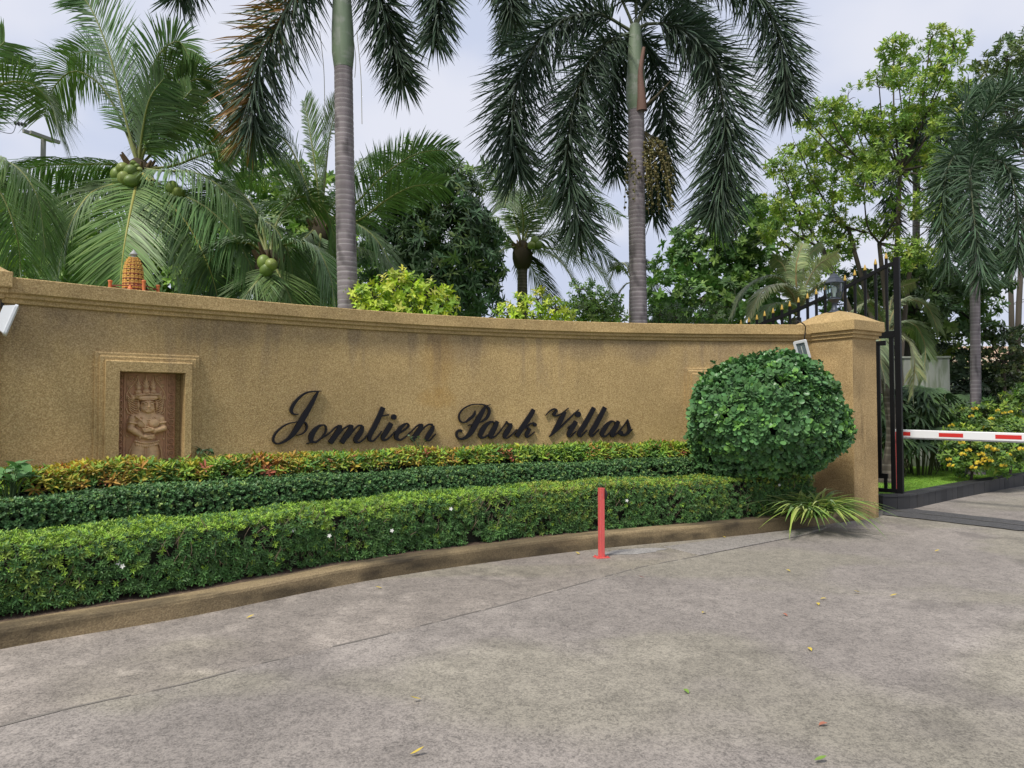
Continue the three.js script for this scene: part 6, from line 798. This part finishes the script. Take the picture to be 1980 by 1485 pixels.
// layered dark shrub right of the lawn palm
tree({ name: 'layered_tree', label: 'flat-layered small-leaved tree behind the lawn palm trunk', Z: 17.5, foot: [1945, 800], forks: [[1940, 700, 0]], seed: 351, trunkR: 0.06, per: 26, geos: [sprig({ n: 9, L: 0.09, W: 0.04, tilt: 1.3, stem: 0.05, seed: 71 })], mat: treeLeaf, squash: 0.30, gap: 0.2, hollow: 0.2, up: 0.7, cols: [[0.13, 0.17, 0.04, 0.45], [0.06, 0.11, 0.03, 0.55]], clumps: [[1925, 650, 34, 0], [1965, 655, 40, 0], [1940, 680, 44, 0], [1985, 690, 40, 0], [1920, 710, 40, 0.3], [1965, 715, 44, 0], [1935, 740, 40, 0.3], [1980, 745, 40, 0.3], [1920, 770, 34, 0.4], [1905, 630, 24, 0.3], [1990, 640, 30, 0.3]] });
tree({ name: 'understorey_bush', label: 'dark shady undergrowth between the lady palms and the lawn palm', category: 'bush', Z: 18.2, foot: [1850, 830], forks: [[1850, 790, 0]], seed: 352, trunkR: 0.05, per: 14, geos: broadG, mat: gloss, cols: [[0.026, 0.06, 0.018, 1]], clumps: [[1835, 700, 40, 0], [1860, 740, 44, 0], [1840, 780, 44, 0], [1880, 790, 44, 0], [1905, 760, 36, 0], [1800, 790, 40, 0.4], [1760, 790, 40, 0.4], [1720, 800, 40, 0.4], [1710, 750, 40, 0.6]] });

// ================================================================ BEYOND THE GATE
{ // grey garden wall
  const a = P(1700, 694, 17.2), b = P(1832, 694, 17.0), t = thing('garden_wall', 'plain grey-green rendered garden wall behind the feathery date palm', 'wall', V((a.x + b.x) / 2, 0.1, (a.z + b.z) / 2)); const L = Math.hypot(b.x - a.x, b.z - a.z), H = a.y - 0.1; t.rotation.y = Math.atan2(-(b.z - a.z), b.x - a.x);
  const m = new THREE.MeshStandardMaterial({ roughness: 0.95, map: dataTex(256, 256, (i, j, o) => { const k = 0.75 + 0.4 * fbm(i / 30, j / 70, 4), g = sstep(0.5, 0.7, fbm(i / 16 + 5, j / 60 + 8, 4)); o[0] = (0.27 - 0.10 * g) * k; o[1] = (0.29 - 0.09 * g) * k; o[2] = (0.25 - 0.11 * g) * k; }) });
  put('wall_body', box(L, H, 0.2, 0, H / 2, 0), m, t); put('wall_cap', box(L + 0.04, 0.05, 0.26, 0, H + 0.024, 0, 0.01), m, t);
  const a2 = P(1895, 724, 19.5), b2 = P(2100, 724, 18.5), t2 = thing('garden_wall', 'low grey garden wall behind the flat-layered tree', 'wall', V((a2.x + b2.x) / 2, 0.1, (a2.z + b2.z) / 2)); const L2 = a2.distanceTo(b2), H2 = a2.y - 0.1; t2.rotation.y = Math.atan2(-(b2.z - a2.z), b2.x - a2.x); put('wall_body', box(L2, H2, 0.2, 0, H2 / 2, 0), m, t2); put('wall_cap', box(L2, 0.05, 0.26, 0, H2 + 0.024, 0, 0.01), m, t2);
}
{ // villa roof glimpsed through the leaves
  const p = P(1890, 700, 34), t = thing('villa', 'house with an orange tiled roof glimpsed through the trees', 'house', V(p.x, 0.1, p.z)); put('wall', box(9, 3.6, 6, 0, 1.8, 0), std(0.62, 0.56, 0.46, 0.9), t);
  const m = new MB(), e = 5.2, d = 3.7, y0 = 3.3, y1 = 4.4; for (const q of [[-e, y0, d], [e, y0, d], [e, y0, -d], [-e, y0, -d], [-e + 3.2, y1, 0], [e - 3.2, y1, 0]]) m.v(...q); m.q(0, 1, 5, 4); m.t(1, 2, 5); m.q(2, 3, 4, 5); m.t(3, 0, 4); m.q(0, 3, 2, 1); put('roof', m.geo(true), std(0.44, 0.30, 0.20, 0.85), t);
  for (const x of [-2.6, 0, 2.6]) { const w = put('window', box(1.1, 1.3, 0.06, x, 1.9, 3.02), std(0.7, 0.7, 0.68, 0.6), t); put('pane', box(0.95, 1.15, 0.02, x, 1.9, 3.06), std(0.04, 0.05, 0.06, 0.1), w); }
}
// lady palms: fans of narrow fingers on thin canes
{
  const fan = (seed, n = 9) => { const R = rng(seed), mb = new MB(); for (let i = 0; i < n; i++) { const a = (i / (n - 1) - 0.5) * 3.6, d = V(Math.sin(a) * 0.95, 0.12 * Math.cos(a) + 0.05 * (R() - 0.5), Math.cos(a)).normalize(); leafTo(mb, V(0, 0, 0), d, V(-Math.sin(a) * 0.1, 1, -0.1).normalize(), 0.36 * (0.85 + 0.3 * R()), 0.058, 0.35, null); } return mb.geo(); };
  const fans = [fan(1), fan(2, 8), fan(3, 10)], mats = [[0.06, 0.125, 0.035], [0.10, 0.19, 0.05], [0.038, 0.085, 0.028]].map(c => { const m = leafMat(0.2, 0.3, 0.4); m.color.setRGB(...c); return m; }), cane = std(0.10, 0.12, 0.04, 0.8), R = rng(611);
  for (const [px, py, Z, n, h, label] of [[1722, 880, 14.6, 60, 1.7, 'lady palm clump seen through the gate frame'], [1778, 885, 14.9, 70, 1.9, 'lady palm clump directly behind the free end of the boom'], [1832, 870, 15.8, 44, 1.75, 'lady palm clump between the boom and the lawn palm trunk'], [1850, 740, 19.5, 20, 3.3, 'tall dark fan palm behind the lawn palm trunk']]) {
    const g = P(px, py, Z); g.y = 0.15; const t = thing('lady_palm', label, 'palm shrub', g, 'fan-leaved palms beyond the gate'); const sc = h > 3 ? 1.5 : 1.15;
    for (let i = 0; i < n; i++) { const a = R() * 6.2832, r = 0.55 * Math.sqrt(R()), hh = h * (0.35 + 0.65 * R()), tip = V(Math.cos(a) * r * 1.3, hh, Math.sin(a) * r); if (i % 2 === 0) put('cane', taper([V(tip.x * 0.4, -0.02, tip.z * 0.4), V(tip.x * 0.7, hh * 0.5, tip.z * 0.7), tip], 0.012, 0.006, 5, 5), cane, t); const m = put('fan_leaf', fans[i % 3], mats[Math.floor(R() * 3)], t); m.position.copy(tip); m.rotation.set(0, R() < 0.6 ? (R() - 0.5) * 2.2 : R() * 6.28, 0); m.rotateX(0.25 + 0.5 * R()); m.scale.setScalar(sc * lerp(0.8, 1.2, R())); } }
}
// ixora hedge with yellow flower heads
{
  const g = [sprig({ n: 8, L: 0.10, W: 0.045, tilt: 1.0, stem: 0.10, seed: 81 }), sprig({ n: 7, L: 0.11, W: 0.05, tilt: 1.2, stem: 0.09, seed: 82, droop: 0.3 })];
  const ball = (() => { const list = [], R = rng(7); for (let i = 0; i < 26; i++) { const d = rdir(R); d.y = Math.abs(d.y); const mb = new MB(); leafTo(mb, V(d.x * 0.02, d.y * 0.02, d.z * 0.02), d, rdir(R), 0.05, 0.03, 0.1, null); list.push(mb.geo()); } return merge(list); })(); const ym = leafMat(0.3, 0.1, 0.5); ym.color.setRGB(0.78, 0.62, 0.05);
  const mk = (label, Z, foot, clumps, seed, fl) => { const o = tree({ name: 'ixora_shrub', label, category: 'shrub', group: 'yellow-flowered shrubs on the lawn', Z, foot, forks: [[foot[0], foot[1] - 40, 0]], seed, trunkR: 0.03, per: 75, geos: g, mat: treeLeaf, scale: [0.7, 1.1], hollow: 0.5, up: 0.7, gap: 0.12, cols: [[0.16, 0.30, 0.035, 0.5], [0.08, 0.18, 0.03, 0.3], [0.32, 0.44, 0.04, 0.2]], clumps }); for (const [x, y] of fl) { const m = put('flower_head', ball, ym, o.t); m.position.copy(o.rel(P(x, y, Z - 0.62))); m.rotation.y = x; m.scale.setScalar(0.8 + 0.35 * h2(x, y)); } };
  mk('yellow-flowered shrub behind the kerb, low mound under the boom', 13.6, [1880, 920], [[1850, 885, 28, -0.1], [1880, 870, 36, -0.2], [1915, 880, 34, -0.3], [1950, 870, 34, -0.1], [1985, 880, 30, 0], [1855, 850, 26, 0.2], [1900, 845, 34, 0.2], [1945, 840, 34, 0.2], [1870, 905, 20, -0.2], [1930, 900, 20, -0.2]], 361, [[1860, 858], [1872, 872], [1897, 880], [1905, 888], [1912, 866], [1893, 897], [1925, 872], [1950, 880], [1835, 890], [1942, 902], [1901, 893], [1914, 893], [1882, 906], [1880, 850], [1920, 870], [1975, 870], [1838, 902], [1862, 880]]);
  mk('tall lime-green shrub with few yellow flowers beyond the boom', 14.6, [1955, 915], [[1935, 800, 34, 0], [1975, 790, 36, 0], [1950, 830, 44, 0], [1990, 840, 40, 0], [1905, 830, 34, 0], [1870, 820, 30, 0], [1850, 800, 18, 0], [1985, 770, 26, 0], [1900, 800, 20, 0]], 362, [[1885, 792], [1878, 806], [1840, 824], [1930, 795], [1942, 800], [1955, 798], [1918, 812], [1905, 828]]);
}
// lawn grass
{
  const R = rng(777), blade = (() => { const mb = new MB(); for (let k = 0; k < 7; k++) { const a = k * 2.4, d = V(Math.cos(a) * 0.5, 1, Math.sin(a) * 0.5).normalize(); leafTo(mb, V(Math.cos(a) * 0.01, 0, Math.sin(a) * 0.01), d, V(-d.x, 0.4, -d.z).normalize(), 0.045 + 0.02 * (k % 3) / 2, 0.006, 0.2, null, 1); } return mb.geo(); })(); const ms = [], cs = [];
  for (let i = 0; i < 26000; i++) { const k = R(), s = R() * slate.len * 0.72, p = slate.off(s, -0.22 - 3.6 * k * k); p.y = 0.15; if (p.x < 5.2) continue; ms.push(pose(p, V((R() - 0.5) * 0.4, 1, (R() - 0.5) * 0.4).normalize(), R() * 6, 0.7 + 0.6 * R())); cs.push(tint([0.32, 0.55, 0.06], R, 0.25)); }
  const gm = inst('lawn_grass', blade, leafMat(0.4, 0.1, 0.5), ms, cs); gm.userData = { kind: 'stuff', label: 'short bright green lawn grass behind the slate kerb', category: 'grass' };
}
// ================================================================ FALLEN LEAVES ON THE CONCRETE
{
  const R = rng(888), mk = (L, W, s) => { const mb = new MB(); leafTo(mb, V(-L / 2, 0, 0), V(1, 0.08, 0).normalize(), V(0, 1, 0), L, W, s, null); return mb.geo(); }; const shapes = [mk(0.06, 0.026, -0.2), mk(0.05, 0.028, 0.25), mk(0.065, 0.022, -0.35)]; const mats = { y: std(0.52, 0.39, 0.06, 0.75), r: std(0.34, 0.13, 0.08, 0.8), g: std(0.16, 0.27, 0.04, 0.7) };
  const lab = { y: 'small yellow fallen leaf on the concrete driveway', r: 'small reddish fallen leaf on the concrete driveway', g: 'small green fallen leaf on the concrete driveway' };
  for (const [px, py, c] of [[803, 1358, 'y'], [807, 1462, 'y'], [732, 1140, 'y'], [1117, 1073, 'y'], [1361, 1187, 'y'], [1518, 1191, 'r'], [1582, 1170, 'y'], [1592, 1160, 'y'], [1657, 1148, 'y'], [1728, 1155, 'y'], [1566, 1258, 'y'], [1524, 1105, 'y'], [1327, 1340, 'g'], [1587, 1475, 'g'], [1591, 1404, 'r'], [1812, 1068, 'y'], [484, 1197, 'y'], [1400, 1040, 'y'], [1240, 1120, 'r']]) { const g = G(px, py); const m = put('fallen_leaf', shapes[Math.floor(R() * 3)], mats[c]); m.position.set(g.x, 0.014, g.z); m.rotation.y = R() * 6.28; m.userData = { label: lab[c], category: 'leaf', group: { y: 'yellow fallen leaves', r: 'reddish fallen leaves', g: 'green fallen leaves' }[c] }; }
}
renderer.render(scene, camera);
